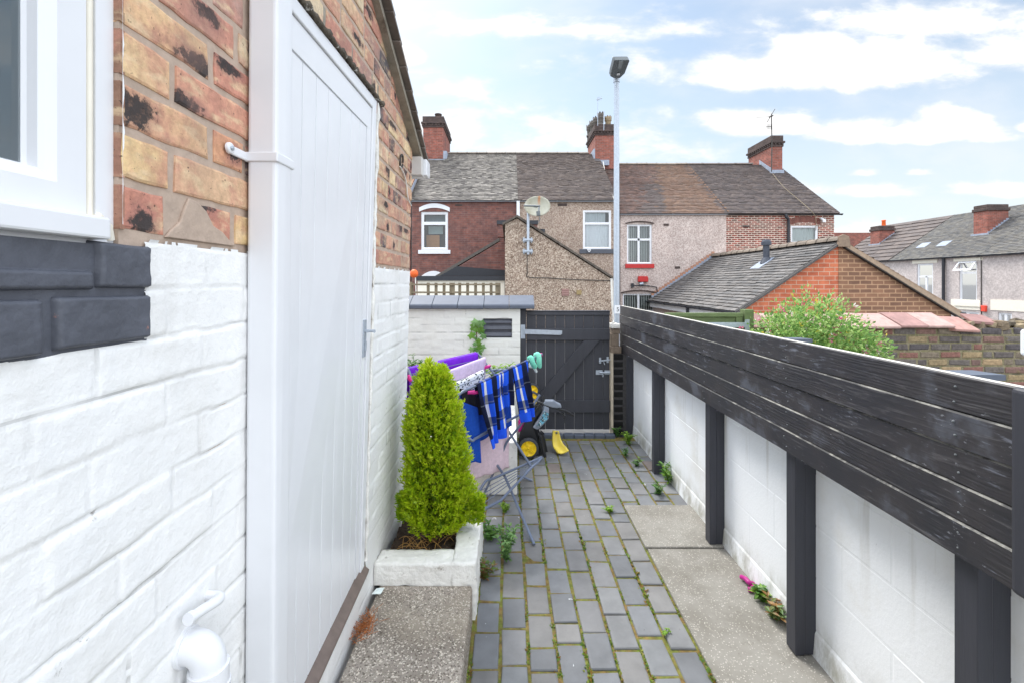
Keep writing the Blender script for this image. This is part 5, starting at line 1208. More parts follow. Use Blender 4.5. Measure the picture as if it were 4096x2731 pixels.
b=MB(); b.box(PX(1324,Yx),PX(1335,Yx),Yx-.05,Yx,PZ(677,Yx),PZ(667,Yx)); b.build('vent_box',mat('vent_tan',S(150,130,90),.6,.1,6,.1),h2)
b=MB(); b.tube(smooth_path([P(1211,585,12.95),P(1211,625,12.97),P(1214,637,12.97),P(1260,639,12.97),P(1330,643,12.97),P(1405,645,12.97)]),.012,5); b.build('wall_cable',M['cable_dark'],h2)
b=MB(); b.box(PX(1281,YF),PX(1302,YF),YF-.01,YF+.02,PZ(474,YF),PZ(468,YF)); b.build('air_brick',M['brick_soot'],h2)
dish=thing('satellite_dish','rust stained white satellite dish on a pole bracketed to the pebbledashed gable','satellite dish',P(1212,585,12.9),None)
b=MB(); b.tube([P(1213,585,12.88),P(1213,468,12.88)],.04,10); b.build('pole',M['metal_grey'],dish)
for y in (549,575):
    b=MB(); b.box(PX(1201,12.9),PX(1224,12.9),12.93,12.99,PZ(y+6,12.9),PZ(y-1,12.9)); b.box(PX(1204,12.9),PX(1222,12.9),12.80,12.86,PZ(y+4,12.9),PZ(y+1,12.9))
    for x in (1204,1221): b.tube([(PX(x,12.9),12.99,PZ(y-4,12.9)),(PX(x,12.9),12.99,PZ(y+9,12.9))],.02,6)
    b.build('bracket',M['metal_grey'],dish)
def dishmat():
    m,t=new_mat('dish_enamel'); o=t.obj(); x=t.xyz(o); 
    c=t.mix(t.ramp(t.noise(o,3,5),.4,.75),(*S(186,184,168),1),(*S(154,148,124),1))
    st=t.math('MULTIPLY',t.ramp(t.math('ABSOLUTE',t.math('SUBTRACT',x[0],t.math('ADD',.29,t.math('MULTIPLY',t.noise(o,6),.06)))),.06,.0),t.ramp(x[2],1.25,1.6))
    c=t.mix(t.math('MULTIPLY',st,.85),c,(*S(196,120,62),1)); fin(t,c,.5); return m
b=MB(); c=P(1234,474,12.75); n=V3(-.12,-1,.1).normalized(); up=V3(0,0,1); sx=n.cross(up).normalized(); sy=sx.cross(n).normalized()
ra,rb_=.365,.285
b.grid(lambda u,v:c+(sx*ra*math.cos(u*6.2832)+sy*rb_*math.sin(u*6.2832))*v-n*(.10*(1-v*v)),40,8); b.build('reflector',dishmat(),dish,solid=.012)
b=MB(); b.tube([c-n*.11,P(1213,473,12.88)],.03,8); b.tube([P(1204,473,12.7),P(1240,474,12.45)],.03,6); b.tube([P(1238,474,12.5),P(1237,488,12.3),P(1238,495,12.25)],.025,6); b.build('arm',M['lamp_dark'],dish)
b=MB(); b.tube([P(1236,486,12.25),P(1237,496,12.25)],.055,10); b.tube([P(1237,495,12.26),P(1240,504,12.27),P(1237,512,12.28)],.012,5); b.build('receiver',M['lamp_dark'],dish)
# --- house 3 (pink pebbledash)
h3=thing('terraced_house','pink pebbledashed terraced house with four-pane window, red sill and red alarm box','house',((xc+xd)/2,YF,WALLZ),TG)
w3=(PX(1440,YF),PX(1497.5,YF),PZ(607,YF),PZ(516,YF)); w3b=(PX(1430,YF),PX(1504,YF),PZ(760,YF),PZ(675,YF))
facade(h3,'wall',M['pebble_pink'],FP(YF),xc,xd,WALLZ,eR,[w3,w3b])
window(h3,FP(YF),*w3,bars=[(0,.62,1,.62),(.48,0,.48,1)],arch=.07,fr=.075,curtain=[(.05,.46,.03,.60,'vert',S(220,222,218)),(.52,.97,.03,.60,'vert',S(214,220,216)),(.05,.46,.66,.97,'vert',S(214,216,212)),(.52,.97,.66,.97,'vert',S(210,214,212))],sill=(.07,.16,.07,M['red_paint']))
window(h3,FP(YF),*w3b,bars=[(.5,0,.5,1),(0,.53,1,.53)],arch=.09,fr=.07,curtain=[(.03,.97,.03,.97,'vert',S(216,218,210))])
b=MB(); n=12
for (ww,hh) in ((w3,.075),(w3b,.09)):
    b=MB()
    for i in range(n):
        u0,u1=i/n,(i+1)/n; f=lambda u:hh*(1-(2*u-1)**2); x0,x1=lerp(ww[0]-.06,ww[1]+.06,u0),lerp(ww[0]-.06,ww[1]+.06,u1)
        b.prism([(x0,YF,ww[3]+.015+f(u0)),(x1,YF,ww[3]+.015+f(u1)),(x1,YF,ww[3]+.06+f(u1)),(x0,YF,ww[3]+.06+f(u0))],(0,-.05,0))
    b.build('window_hood',M['brick_soot'],h3)
def col3(u,t):
    u=u+R.gauss(0,.03)
    s=u-.10*t
    d=nz(u*6,t*1.2,4)*.06
    if .43+.23*t+d<u<.985: return R.choice([S(134,110,94),S(128,104,90),S(128,108,96)])
    if .27+.2*t<u+d and t<.55: return R.choice([S(108,98,94),S(112,100,96)])
    if u<.6: return R.choice([S(120,98,90),S(110,92,86),S(126,102,92),S(114,98,92)])
    return R.choice([S(104,94,91),S(110,99,94)])
roof(h3,'roof',(xc+.05,YF-OV,eR-.02),(xd,YF-OV,eR-.02),(xc+.05,YR,rR),(xd,YR,rR),40,.17,col3,jit=.004,lift=.040)
b=MB(); b.face([(xc,YR,rR),(xd,YR,rR),(xd,YR+4.2,eR),(xc,YR+4.2,eR)]); b.build('rear_roof',M['slate_edge'],h3)
ridge_tiles(h3,(xc+.06,YR,rR),(xd,YR,rR),9,S(150,138,126)); gutter(h3,(xc+.05,YF-.02,eR-.02),(xd,YF-.02,eR-.02),M['metal_grey'],n=4)
b=MB(); b.box(PX(1464,YF),PX(1487,YF),YF-.14,YF,PZ(648,YF),PZ(638,YF)); b.prism([(PX(1464,YF),YF,PZ(638,YF)),(PX(1487,YF),YF,PZ(638,YF)),(PX(1485.5,YF),YF,PZ(635,YF)),(PX(1465,YF),YF,PZ(635,YF))],(0,-.12,0)); b.build('alarm_box',M['red_paint'],h3,bevel=.02)
b=MB(); b.box(PX(1449,YF),PX(1454,YF),YF-.12,YF,PZ(661,YF),PZ(651,YF)); b.tube([P(1456,656,17.9),P(1490,657,17.95),P(1508,660,17.95),P(1510,672,17.95)],.02,5); b.build('wall_camera',M['black_gutter'],h3)
b=MB(); b.tube([P(1470,653,17.9),P(1478,652,17.85)],.06,8); b.build('flood_light',M['metal_grey'],h3)
for (x,y) in ((1530,517),(1556,615)):
    b=MB(); b.box(PX(x-6,YF),PX(x+6,YF),YF-.015,YF+.02,PZ(y+2.5,YF),PZ(y-2.5,YF)); b.build('air_brick',M['brick_soot'],h3)
b=MB(); b.tube([P(1418,470,17.7),P(1424,495,17.8),P(1424,720,17.92)],.015,5); b.build('wall_cable',M['cable_dark'],h3)
# --- house 4 (pointed brick) with orange and brown gabled extension
h4=thing('terraced_house','red brick end terraced house with light mortar and an orange and brown gabled extension','house',((xd+xe_)/2,YF,WALLZ),TG)
w4=(PX(1816,YF),PX(1879,YF),PZ(612,YF),PZ(519,YF))
facade(h4,'wall',M['brick_h4'],FP(YF),xd,xe_,WALLZ,eR,[w4])
b=MB(); b.prism([(xe_-.01,YF+.252,eR+.19),(xe_-.01,YR,rR-.05),(xe_-.01,YR+4.2,eR),(xe_-.01,YR+4.2,WALLZ),(xe_-.01,YF+.252,WALLZ)],(-.2,0,0)); b.build('gable_wall',M['brick_h4'],h4)
window(h4,FP(YF),*w4,bars=[(0,.58,1,.58)],arch=.10,fr=.085,curtain=[(0,1,.62,.98,'net',S(205,212,208)),(.1,.9,.03,.5,'f',S(150,158,160))],depth=.05)
b=MB(); n=16
for i in range(n):
    u0,u1=(i+.04)/n,(i+.96)/n; f=lambda u:.12*(1-(2*u-1)**2); x0,x1=lerp(w4[0]-.05,w4[1]+.10,u0),lerp(w4[0]-.05,w4[1]+.10,u1); k=R.uniform(.85,1.15)
    b.prism([(x0,YF+.02,w4[3]+.02+f(u0)),(x1,YF+.02,w4[3]+.02+f(u1)),(x1,YF+.02,w4[3]+.26+f(u1)),(x0,YF+.02,w4[3]+.26+f(u0))],(0,-.026,0),(*S(128,78,66,k),1))
b.build('brick_arch',M['terracotta'],h4)
def col4(u,t):
    if u<.02+.12*(1-t)*0: return S(150,118,96)
    return R.choice([S(104,94,91),S(111,100,95),S(98,90,88)])
roof(h4,'roof',(xd,YF-OV,eR-.02),(xe_+.10,YF-OV,eR-.02),(xd,YR,rR),(xe_+.10,YR,rR),40,.17,col4,jit=.004,lift=.040)
b=MB(); b.face([(xd,YR,rR),(xe_+.1,YR,rR),(xe_+.1,YR+4.2,eR),(xd,YR+4.2,eR)]); b.build('rear_roof',M['slate_edge'],h4)
ridge_tiles(h4,(xd,YR,rR),(PX(1728,YR),YR,rR),4,S(120,110,104)); gutter(h4,(xd,YF-.02,eR-.02),(xe_+.24,YF-.02,eR-.02),M['black_gutter'],n=5)
c4=chimney(h4,PX(1772,21.17),PX(1797,21.17),21.17,23.2,6.2,PZ(312,21.17))
b=MB(); b.box(PX(1770,21.1),PX(1800,21.1),21.06,21.16,PZ(399,21.1),PZ(391,21.1)); b.prism([(PX(1770.5,21.17),21.1,6.55),(PX(1770.5,21.17),22.1,7.3),(PX(1770.5,21.17),22.1,7.5),(PX(1770.5,21.17),21.1,6.85)],(-.03,0,0)); b.build('flashing',M['lead'],h4)
b=MB(); b.tube([P(1772,395,21.0),P(1773,330,21.05),P(1772,262,21.05)],.022,6)
b.tube([P(1762,281,21.05),P(1780,251,21.0)],.014,4); b.tube([P(1766,270,21.05),P(1776,266,21.0)],.03,5); b.tube([P(1730,272,21.05),P(1770,268,21.0)],.006,4)
b.tube([P(1760,292,21.05),P(1772,291,21.05)],.014,4)
for k in range(4): b.tube([P(1762+3*k,286,21.05),P(1762+3*k,298,21.05)],.009,4)
b.build('aerial',M['cable_dark'],h4)
b=MB(); b.tube(smooth_path([P(1775,400,20.9),P(1800,430,19.6),P(1835,460,18.6),P(1860,482,17.8),P(1873,500,17.75),P(1874,530,17.85)]),.013,5); b.build('roof_cable',M['wood_grey'],h4)
b=MB(); b.tube(smooth_path([P(1805,492,17.85),P(1806,500,17.85),P(1811,508,17.9),P(1811,560,17.92),P(1811,640,17.92)],4),.055,8); b.build('drainpipe',M['black_gutter'],h4)
b=MB(); b.tube([P(1886,503,17.95),P(1893,506,17.75)],.05,8); b.tube([P(1893,505,17.75),P(1893,511,17.75)],.06,10); b.build('wall_camera',M['white_pvc'],h4)
b=MB(); b.box(PX(1706,YF),PX(1722,YF),YF-.012,YF+.02,PZ(523,YF),PZ(518,YF)); b.build('air_brick',M['brick_soot'],h4)
YG=11.15; ax_=8.13; az=PZ(553,YG); lz=PZ(712,YG); lx=PX(1697,YG); rx=PX(2193,YG)
b=MB(); b.prism([(lx+.05,YG,-3.2),(lx+.05,YG,lz+.06),(ax_-.05,YG,az-.09),(ax_-.05,YG,-3.2)],(0,.25,0)); b.build('extension_wall',M['brick_orange'],h4)
b=MB(); b.prism([(ax_-.05,YG-.01,-3.2),(ax_-.05,YG-.01,az-.09),(ax_+.06,YG-.01,az-.09),(rx-.1,YG-.01,lz+.02),(rx-.1,YG-.01,-3.2)],(0,.25,0)); b.build('extension_wall',M['brick_brown'],h4)
b=MB(); b.box(lx+.08,lx+.3,YG+.25,YF,-3.2,lz-.05); b.build('extension_side',M['pebble_pink'],h4)
cE=lambda u,t:R.choice([S(108,105,103),S(96,94,93),S(116,112,109),S(102,98,95)])
roof(h4,'extension_roof',(lx-.12,YG-.06,lz-.04),(lx-.12,YF,lz-.04),(ax_,YG-.06,az),(ax_,YF,az),23,.26,cE,'tile2',lift=.03,jit=.008)
roof(h4,'extension_roof',(rx+.1,YG-.06,lz-.06),(rx+.1,YF,lz-.06),(ax_,YG-.06,az),(ax_,YF,az),23,.26,lambda u,t:R.choice([S(150,128,108),S(132,116,104)]),'tile2',lift=.03,jit=.008)
b=MB(); nv=V3(.0,-.09,0)
for (p0,p1,c,t) in ((V3(lx-.1,YG-.02,lz-.06),V3(ax_-.02,YG-.02,az-.02),S(88,84,82),.05),(V3(ax_+.05,YG-.02,az-.06),V3(rx+.08,YG-.02,lz-.10),S(176,152,128),.10)):
    b.prism([p0-V3(0,0,t),p1-V3(0,0,t),p1,p0],nv,(*c,1))
p0,p1=V3(ax_+.05,YG-.02,az-.165),V3(rx+.08,YG-.02,lz-.205); b.prism([p0-V3(0,0,.025),p1-V3(0,0,.025),p1,p0],nv,(*S(64,60,58),1))
b.build('verge',M['terracotta'],h4)
ridge_tiles(h4,(ax_,YG-.1,az+.0),(ax_,YF,az+.0),17,S(128,116,104),r=.15)
b=MB(); b.prism([(ax_-.14,YG-.13,az-.16),(ax_+.16,YG-.13,az-.16),(ax_+.12,YG-.13,az+.09),(ax_,YG-.13,az+.14),(ax_-.12,YG-.13,az+.09)],(0,.06,0),(*S(150,128,108),1)); b.build('ridge_end',M['terracotta'],h4)
b=MB(); b.box(lx-.06,lx-.03,YG+.02,YF,lz-.28,lz-.07); b.build('fascia',M['white_pvc'],h4)
gutter(h4,(lx-.08,YG-.08,lz-.05),(lx-.08,YF-.02,lz-.05),M['black_gutter'],n=7,r=.06); gutter(h4,(rx+.20,YG-.06,lz-.06),(rx+.20,YF-.02,lz-.06),M['black_gutter'],n=7,r=.06)
b=MB(); b.tube([(lx-.1,14.1,lz-.1),(lx-.1,14.1,-3)],.05,8); b.build('drainpipe',M['black_gutter'],h4)
b=MB(); vc=P(1760,600,13.2); sl=(az-lz)/(ax_-lx); vz=lz+sl*(vc.x-lx)
b.tube([(vc.x,13.2,vz-.05),(vc.x,13.2,vz+.52)],.085,12); b.tube([(vc.x,13.2,vz+.50),(vc.x,13.2,vz+.60)],.135,12); b.tube([(vc.x,13.2,vz+.6),(vc.x,13.2,vz+.66)],[.125,.10],12); b.tube([(vc.x,13.2,vz-.02),(vc.x,13.2,vz+.14)],[.17,.10],12); b.build('vent_cowl',mat('cowl_blue_black',S(70,74,84),.5,.1,5,0),h4)
b=MB(); b.prism([(vc.x-.32,13.0,vz-.32*sl+.035),(vc.x+.12,13.0,vz+.12*sl+.035),(vc.x+.12,13.5,vz+.12*sl+.035),(vc.x-.32,13.5,vz-.32*sl+.035)],(0,0,.02)); b.build('vent_flashing',M['lead'],h4)
b=MB(); m_=24
for i in range(m_):   # stepped flashing where the extension meets the pink wall
    u=i/m_; x=lerp(lx,ax_,u); z=lerp(lz,az,u); b.box(x,x+(ax_-lx)/m_,YF-.05,YF-.02,z,z+.16)
b.build('step_flashing',M['lead'],h4)
b=MB()
for i in range(m_):
    u=i/m_; x=lerp(lx,ax_,u); z=lerp(lz,az,u); b.box(x,x+(ax_-lx)/m_,YF-.035,YF-.01,z+.16,z+.25+.02*(i%2))
b.build('exposed_bricks',mat('exposed_brick',S(178,132,108),.85,.3,12,.3),h4)
# ================================================================== RIGHT-HAND TERRACE (facing -X), lower down the hill
XR_,XRr=24.0,28.0; eZ=PZ(600.6,XR_*F/(2019-CX)); 
RP=lambda a,z,o:Vector((XR_-o,a,z))
yy=lambda px:XR_*F/(px-CX)
rz=EYE+(650-507.5)/F*(XRr*F/(2102.7-CX))
RG='terraced houses down the side street'
def colA(u,t): return R.choice([S(104,95,91),S(98,90,87),S(108,98,93)])
def colB(u,t): return R.choice([S(98,96,94),S(108,105,100),S(88,87,86),S(102,98,92)])
def side_house(label,y0,y1,wins,cf,rows,tw,m,wallm='pebble_far',lift=.022):
    h=thing('terraced_house',label,'house',(XR_,(y0+y1)/2,-4),RG)
    facade(h,'wall',M[wallm],RP,y0,y1,-4,eZ,[w[:4] for w in wins])
    roof(h,'roof',(XR_-.15,y1,eZ),(XR_-.15,y0,eZ),(XRr,y1,rz),(XRr,y0,rz),rows,tw,cf,m,lift=lift)
    b=MB(); b.face([(XRr,y0,rz),(XRr,y1,rz),(XRr+4,y1,eZ),(XRr+4,y0,eZ)]); b.build('rear_roof',M['slate_edge'],h)
    gutter(h,(XR_-.1,y0,eZ),(XR_-.1,y1,eZ),M['black_gutter'],n=4,r=.07)
    return h
yA,yB,yC=yy(2047),yy(2257),17.5
wA=(yy(2143),yy(2106),PZ(684,yy(2125)),PZ(606,yy(2125)))
wB=(yy(2244),yy(2203),PZ(694,yy(2224)),PZ(601,yy(2224)))
wC=(yy(2248),yy(2196),PZ(765,yy(2222)),PZ(716,yy(2222))); wD=(yy(2324),yy(2292),PZ(760,yy(2308)),PZ(719,yy(2308)))
h5=side_house('far house with brown wide tiled roof beyond the orange and brown gable',yA,yA+5.2,[],colA,11,.5,'tile2',lift=.06)
h6=side_house('pale pebbledashed house with two upstairs windows and black drainpipe, behind the garden wall',yB,yA,[wA,wB,wC],colB,34,.2,'tile2')
h7=side_house('pale house at the frame edge with red alarm box and broad brick chimney',yC,yB,[wD],colB,34,.2,'tile2')
tmp=window(h6,RP,*wA,bars=[(0,.62,1,.62),(.45,0,.45,.62)],fr=.10,curtain=[(0,1,.25,.62,'horiz',S(225,228,228)),(0,1,.64,.98,'net',S(190,198,194))],sill=(.12,.16,.08,M['cream']))
window(h6,RP,*wB,bars=[(0,.72,1,.72)],fr=.09,curtain=[(0,1,.02,.70,'vert',S(196,206,202))],sill=(.22,.22,.08,M['cream']))
b=MB(); zt=wB[3]; v=lambda a,z,o:RP(a,z,o); b.frame(lambda a,z,o:RP(a,z,o+.35*(zt-z)/.5+.01),wB[0],wB[1],zt-.46,zt,[(0,-.03),(0,.03),(.07,.03),(.07,-.03)]); b.build('vent_light',M['white_pvc'],h6)
for (w,h_) in ((wA,.30),(wB,.16)):
    b=MB(); b.box(XR_-.03,XR_+.02,w[0]-.28,w[1]+.28,w[3]+.02,w[3]+.02+h_); b.build('lintel',M['cream'],h6)
for hh,w,a0,a1 in ((h6,wC,yy(2252),yy(2185)),(h7,wD,17.6,yy(2276))):
    window(hh,RP,*w,bars=[(.5,0,.5,1)],fr=.10,curtain=[(.05,.95,.03,.97,'net',S(190,198,198))])
    b=MB(); b.box(XR_-.03,XR_+.02,a0,a1,w[3]+.10,w[3]+.62); b.build('lintel',M['cream'],hh)
b=MB(); b.tube([(XR_-.1,yy(2171),eZ-.05),(XR_-.1,yy(2171),-3)],.07,8); b.build('drainpipe',M['black_gutter'],h6)
b=MB(); b.box(XR_-.12,XR_,yy(2268),yy(2257.5),PZ(716,yy(2262)),PZ(702,yy(2262))); b.build('alarm_box',mat('alarm_orange',S(228,78,58),.5,.05,4,0),h7,bevel=.02)
b=MB(); b.tube([(XR_-.02,yB+.05,eZ-.1),(XR_-.02,yB+.05,-3)],.02,5); b.build('wall_cable',M['cable_dark'],h6)
for x,y in ((2121,567.5),(2168,564)):
    t=R.random(); k=(650-y)/F; tt=0
    s_=(rz-eZ)/(XRr-XR_); 
    # solve point on roof plane seen at that spot
    r_=(x-CX)/F; Yq=(eZ-EYE-s_*XR_)/(k-s_*r_); Xq=r_*Yq
    b=MB(); zq=eZ+s_*(Xq-XR_)+.05; b.prism([(Xq-.2,Yq-.3,zq-.2*s_),(Xq+.2,Yq-.3,zq+.2*s_),(Xq+.2,Yq+.3,zq+.2*s_),(Xq-.2,Yq+.3,zq-.2*s_)],(0,0,.06)); b.build('roof_vent',M['lead'],h6)
def side_chimney(h,x0,x1,y0,y1,zb,zt,pots=()):
    b=MB(); b.box(x0,x1,y0,y1,zb,zt-.35); c=b.build('chimney',M['brick_chimney'],h)
    b=MB(); b.box(x0-.06,x1+.06,y0-.06,y1+.06,zt-.35,zt-.18); b.box(x0-.01,x1+.01,y0-.01,y1+.01,zt-.18,zt); b.build('chimney_crown',M['brick_soot'],c,bevel=.03)
    b=MB(); n=8; s_=(rz-eZ)/(XRr-XR_)
    for i in range(n):
        xq=lerp(x0,x1,i/n); zq=eZ+s_*(xq-XR_); b.box(xq,xq+(x1-x0)/n,y0-.03,y0-.001,zq,zq+.2)
    b.box(x0-.06,x0-.001,y0-.1,y1+.1,eZ+s_*(x0-XR_)-.05,eZ+s_*(x0-XR_)+.12); b.build('flashing',M['lead'],c)
    for (px,py,mm) in pots:
        b=MB(); b.lathe([(.13,0),(.11,.35),(.13,.38),(.13,.45),(.09,.45)],Matrix.Translation((px,py,zt-.02)),14); b.build('pot',mm,c)
side_chimney(h7 if 24.3<yB else h6,25.6,26.72,24.32,25.05,3.9,PZ(470,24.4))
side_chimney(h5,25.68,26.72,31.5,32.3,3.9,PZ(519,31.6),[(26.3,31.9,M['orange_plastic'])])
h8=thing('terraced_house','distant pale slate roofed house seen low between the brick terrace and the side street','house',(30,46,-4),RG)
b=MB(); b.prism([(24,40,-4),(24,40,PZ(585,40)),(28,40,PZ(535,40)),(38,40,PZ(535,40)),(38,40,-4)],(0,9,0),(1,1,1,1)); b.build('wall',M['brick_chimney'],h8)
roof(h8,'roof',(22,39.7,PZ(588,39.7)),(38,39.7,PZ(588,39.7)),(27,44,PZ(543,44)),(38,44,PZ(543,44)),10,.6,lambda u,t:R.choice([S(200,204,208),S(180,184,190)]),'tile2',lift=.05)
# ================================================================== NEXT YARD: WALL, BUSH, GREEN GATE, LAMP, ...
gw=thing('brick_garden_wall','old dark brick garden wall with broken terracotta coping behind the pink flowering bush','wall',(4.4,4.95,-.05))
YW=4.92
def gcol(*_):
    r=R.random()
    if r<.5: return S(*R.choice([(96,88,84),(84,78,78),(104,96,90)]))
    if r<.70: return S(*R.choice([(116,92,84),(124,96,86),(128,90,80)]))
    if r<.80: return S(*R.choice([(150,130,98),(160,136,104),(142,124,94)]))
    return S(120,108,92)
b=MB(); bricks(b,lambda a,z,o:Vector((a,YW-o,z)),2.45,6.4,.0,1.066,gcol,course=.082,bl=.225,out=.010,ch=.006,jit=.006)
b.build('brickwork',M['old_brick'],gw)
b=MB(); b.box(2.45,6.4,YW-.003,YW+.24,-.2,1.06); b.build('mortar',mat('old_mortar',S(134,124,100),.95,.25,15,.8,50,.008,col2=S(116,110,80),dirt=S(80,74,66),dsc=9),gw)
b=MB(); x=2.5; TC=[S(190,152,143),S(180,140,132),S(200,166,156),S(172,132,124)]
joints=[2.5,PX(1800,4.9),PX(1879,4.9),PX(1998,4.9),PX(2057,4.9),PX(2118,4.9),PX(2180,4.9)]
joints=[2.5,2.79,3.08,3.37,3.65,PX(1998,4.9)-.0,PX(2056,4.9),PX(2117,4.9),PX(2179,4.9)]
def ctile(x0,x1,dz,c,tilt=0,sk=.07):
    k=R.uniform(.92,1.06); c=(c[0]*k,c[1]*k,c[2]*k,1); f=lambda a:dz+tilt*(a-x0)
    pr=[(YW-.06,1.062),(YW-.072,1.068),(YW-.074,1.088),(YW-.06,1.098),(YW+.12,1.215),(YW+.14,1.215),(YW+.30,1.10),(YW+.30,1.07)]
    A=[Vector((x0+.005-sk*(y-YW)/.2,y,z+f(x0))) for y,z in pr]; B=[Vector((x1-.005-sk*(y-YW)/.2,y,z+f(x1))) for y,z in pr]; n=len(pr)
    b.faces(A+B,[tuple(range(n-1,-1,-1)),tuple(range(n,2*n))]+[(i,i+1,n+i+1,n+i) for i in range(n-1)]+[(n-1,0,n,2*n-1)],c)
for a,c in zip(joints,joints[1:]): ctile(a,c,R.uniform(-.008,.008),R.choice(TC),sk=.08 if a>3 else .05)
ctile(PX(2180,4.9),PX(2238,4.9),-.03,S(196,150,138),-.05,.05)
b.prism([(PX(2240,4.9),YW+.02,1.11),(PX(2304,4.9),YW+.0,1.085),(PX(2296,4.9),YW+.16,1.165),(PX(2243,4.9),YW+.16,1.18)],(0,0,.03),(*S(165,125,118),1))
b.build('coping',M['terracotta'],gw,bevel=.004)
b=MB()
for _ in range(60):
    x=R.uniform(PX(2235,4.9),6.4); s=R.uniform(.03,.09); b.box(-s,s,-s*.8,s*.8,-s*.5,s*.5,M=Matrix.Translation((x,YW+R.uniform(.02,.2),1.055+R.uniform(.0,.06)))@Matrix.Rotation(R.uniform(-.4,.4),4,'Y')@Matrix.Rotation(R.uniform(0,3),4,'Z'),col=(*S(*R.choice([(128,112,92),(104,94,80),(146,130,104)])),1))
b.build('rubble',M['old_brick'],gw,bevel=.008)
bush=thing('flowering_bush','leafy honeysuckle bush with pink and white flowers behind the black fence','bush',(2.95,4.35,0))
LC=[S(150,186,100),S(128,170,92),S(172,202,116),S(112,152,80),S(186,210,134)]
b=MB(); fl=MB()
def bushpt():
    while True:
        u,v,w=R.uniform(-1,1),R.uniform(-1,1),R.uniform(-1,1)
        if u*u+v*v+w*w<1 and u*u+v*v+w*w>.18: break
    c,e=R.choice([((2.62,4.35,1.02),(.30,.30,.26)),((2.92,4.38,1.17),(.32,.32,.28)),((3.00,4.38,1.10),(.42,.36,.30)),((3.18,4.35,1.0),(.34,.30,.22)),((2.85,4.3,.85),(.5,.3,.30)),((3.36,4.3,.88),(.20,.20,.20)),((2.8,4.4,1.05),(.36,.3,.28))])
    s=1+.30*nz(u*2.5+c[0]*3,v*2.5,w*2.5)+.18*nz(u*6+c[0]*5,v*6,w*6)+(R.uniform(0,.22) if R.random()<.12 else 0)
    return Vector((c[0]+e[0]*u*s,c[1]+e[1]*v*s,c[2]+e[2]*w*s)),Vector((u,v,w))
for i in range(8200):
    p,d=bushpt(); d=(d+V3(R.gauss(0,.5),R.gauss(0,.5),R.gauss(.2,.5))).normalized(); s=d.cross(V3(R.uniform(-1,1),R.uniform(-1,1),R.uniform(-1,1))).normalized(); nn=d.cross(s)
    L=R.uniform(.022,.05); w=L*.27; k=R.uniform(.75,1.15); c=R.choice(LC); 
    if R.random()<.02: c=S(225,205,80)
    if R.random()<.03: c=S(170,150,100)
    c=(c[0]*k,c[1]*k,c[2]*k)
    b.faces([p,p+d*L*.5+s*w+nn*w*.4,p+d*L,p+d*L*.5-s*w+nn*w*.4],[(0,1,2),(0,2,3)],c)
b.build('foliage',M['leaf'],bush)
nf=0
while nf<46:
    p,d=bushpt()
    if d.length<.8 or d.y>.3 : continue
    nf+=1; p=p+d*.03; pk=R.random()
    for k in range(9):
        a=R.uniform(0,6.28); e=(V3(math.cos(a),-.6+R.gauss(0,.3),math.sin(a)*.9+.3)).normalized(); L=R.uniform(.018,.042); s=e.cross(V3(0,1,.2)).normalized()*L*.16
        c=R.choice([S(236,232,224),S(232,196,205),S(218,120,150)] if pk<.55 else [S(205,95,128),S(190,80,110),S(228,150,170)])
        fl.face([p+e*.004,p+e*L*.6+s,p+e*L,p+e*L*.6-s],c)
fl.build('blossom',M['leaf'],bush)
b=MB()
for k in range(26):
    a=R.uniform(0,6.28); p,_=bushpt(); b.tube(smooth_path([(2.95+R.gauss(0,.1),4.38+R.gauss(0,.06),0),(lerp(2.95,p.x,.5),4.36,p.z*.6),tuple(p)],5),[.006]*5+[.003]*6,5)
b.build('stem',M['bark'],bush)
gg=thing('green_gate','green stained wooden gate and post with grey strap hinge behind the black fence','gate',(2.2,4.75,0))
YQ=4.75; b=MB(); b.box(PX(1705,YQ),PX(1726,YQ),YQ-.05,YQ+.05,0,PZ(711,YQ)); b.build('post',M['green_wood'],gg,bevel=.004)
b=MB(); b.box(PX(1530,YQ),PX(1702,YQ),YQ-.02,YQ+.0,.10,PZ(728,YQ)); b.build('boards',M['green_wood'],gg)
b=MB(); b.box(PX(1528,YQ),PX(1703,YQ),YQ-.04,YQ+.03,PZ(727.5,YQ),PZ(719,YQ)); b.box(PX(1530,YQ),PX(1702,YQ),YQ-.035,YQ-.021,PZ(757,YQ),PZ(741,YQ)); b.box(PX(1687,YQ),PX(1702,YQ),YQ-.034,YQ-.021,.1,PZ(728,YQ)); b.build('rail',M['green_wood'],gg,bevel=.003)
b=MB(); b.box(PX(1620,YQ),PX(1706,YQ),YQ-.056,YQ-.050,PZ(751,YQ),PZ(739.5,YQ)); b.box(PX(1705,YQ),PX(1715,YQ),YQ-.058,YQ-.051,PZ(757,YQ),PZ(733,YQ)); b.build('hinge',M['metal_grey'],gg)
wp=thing('white_post','white rounded plastic post top standing beyond the far end of the black fence','post',(2.36,2.06,0))
b=MB(); b.box(2.264,2.46,1.985,2.022,PZ(818,2.0),PZ(756,2.0)); b.build('cap',M['white_pvc'],wp,bevel=.016,seg=4)
b=MB(); b.box(2.40,2.45,1.99,2.018,0,PZ(818,2.0)); b.build('shaft',M['white_pvc'],wp)
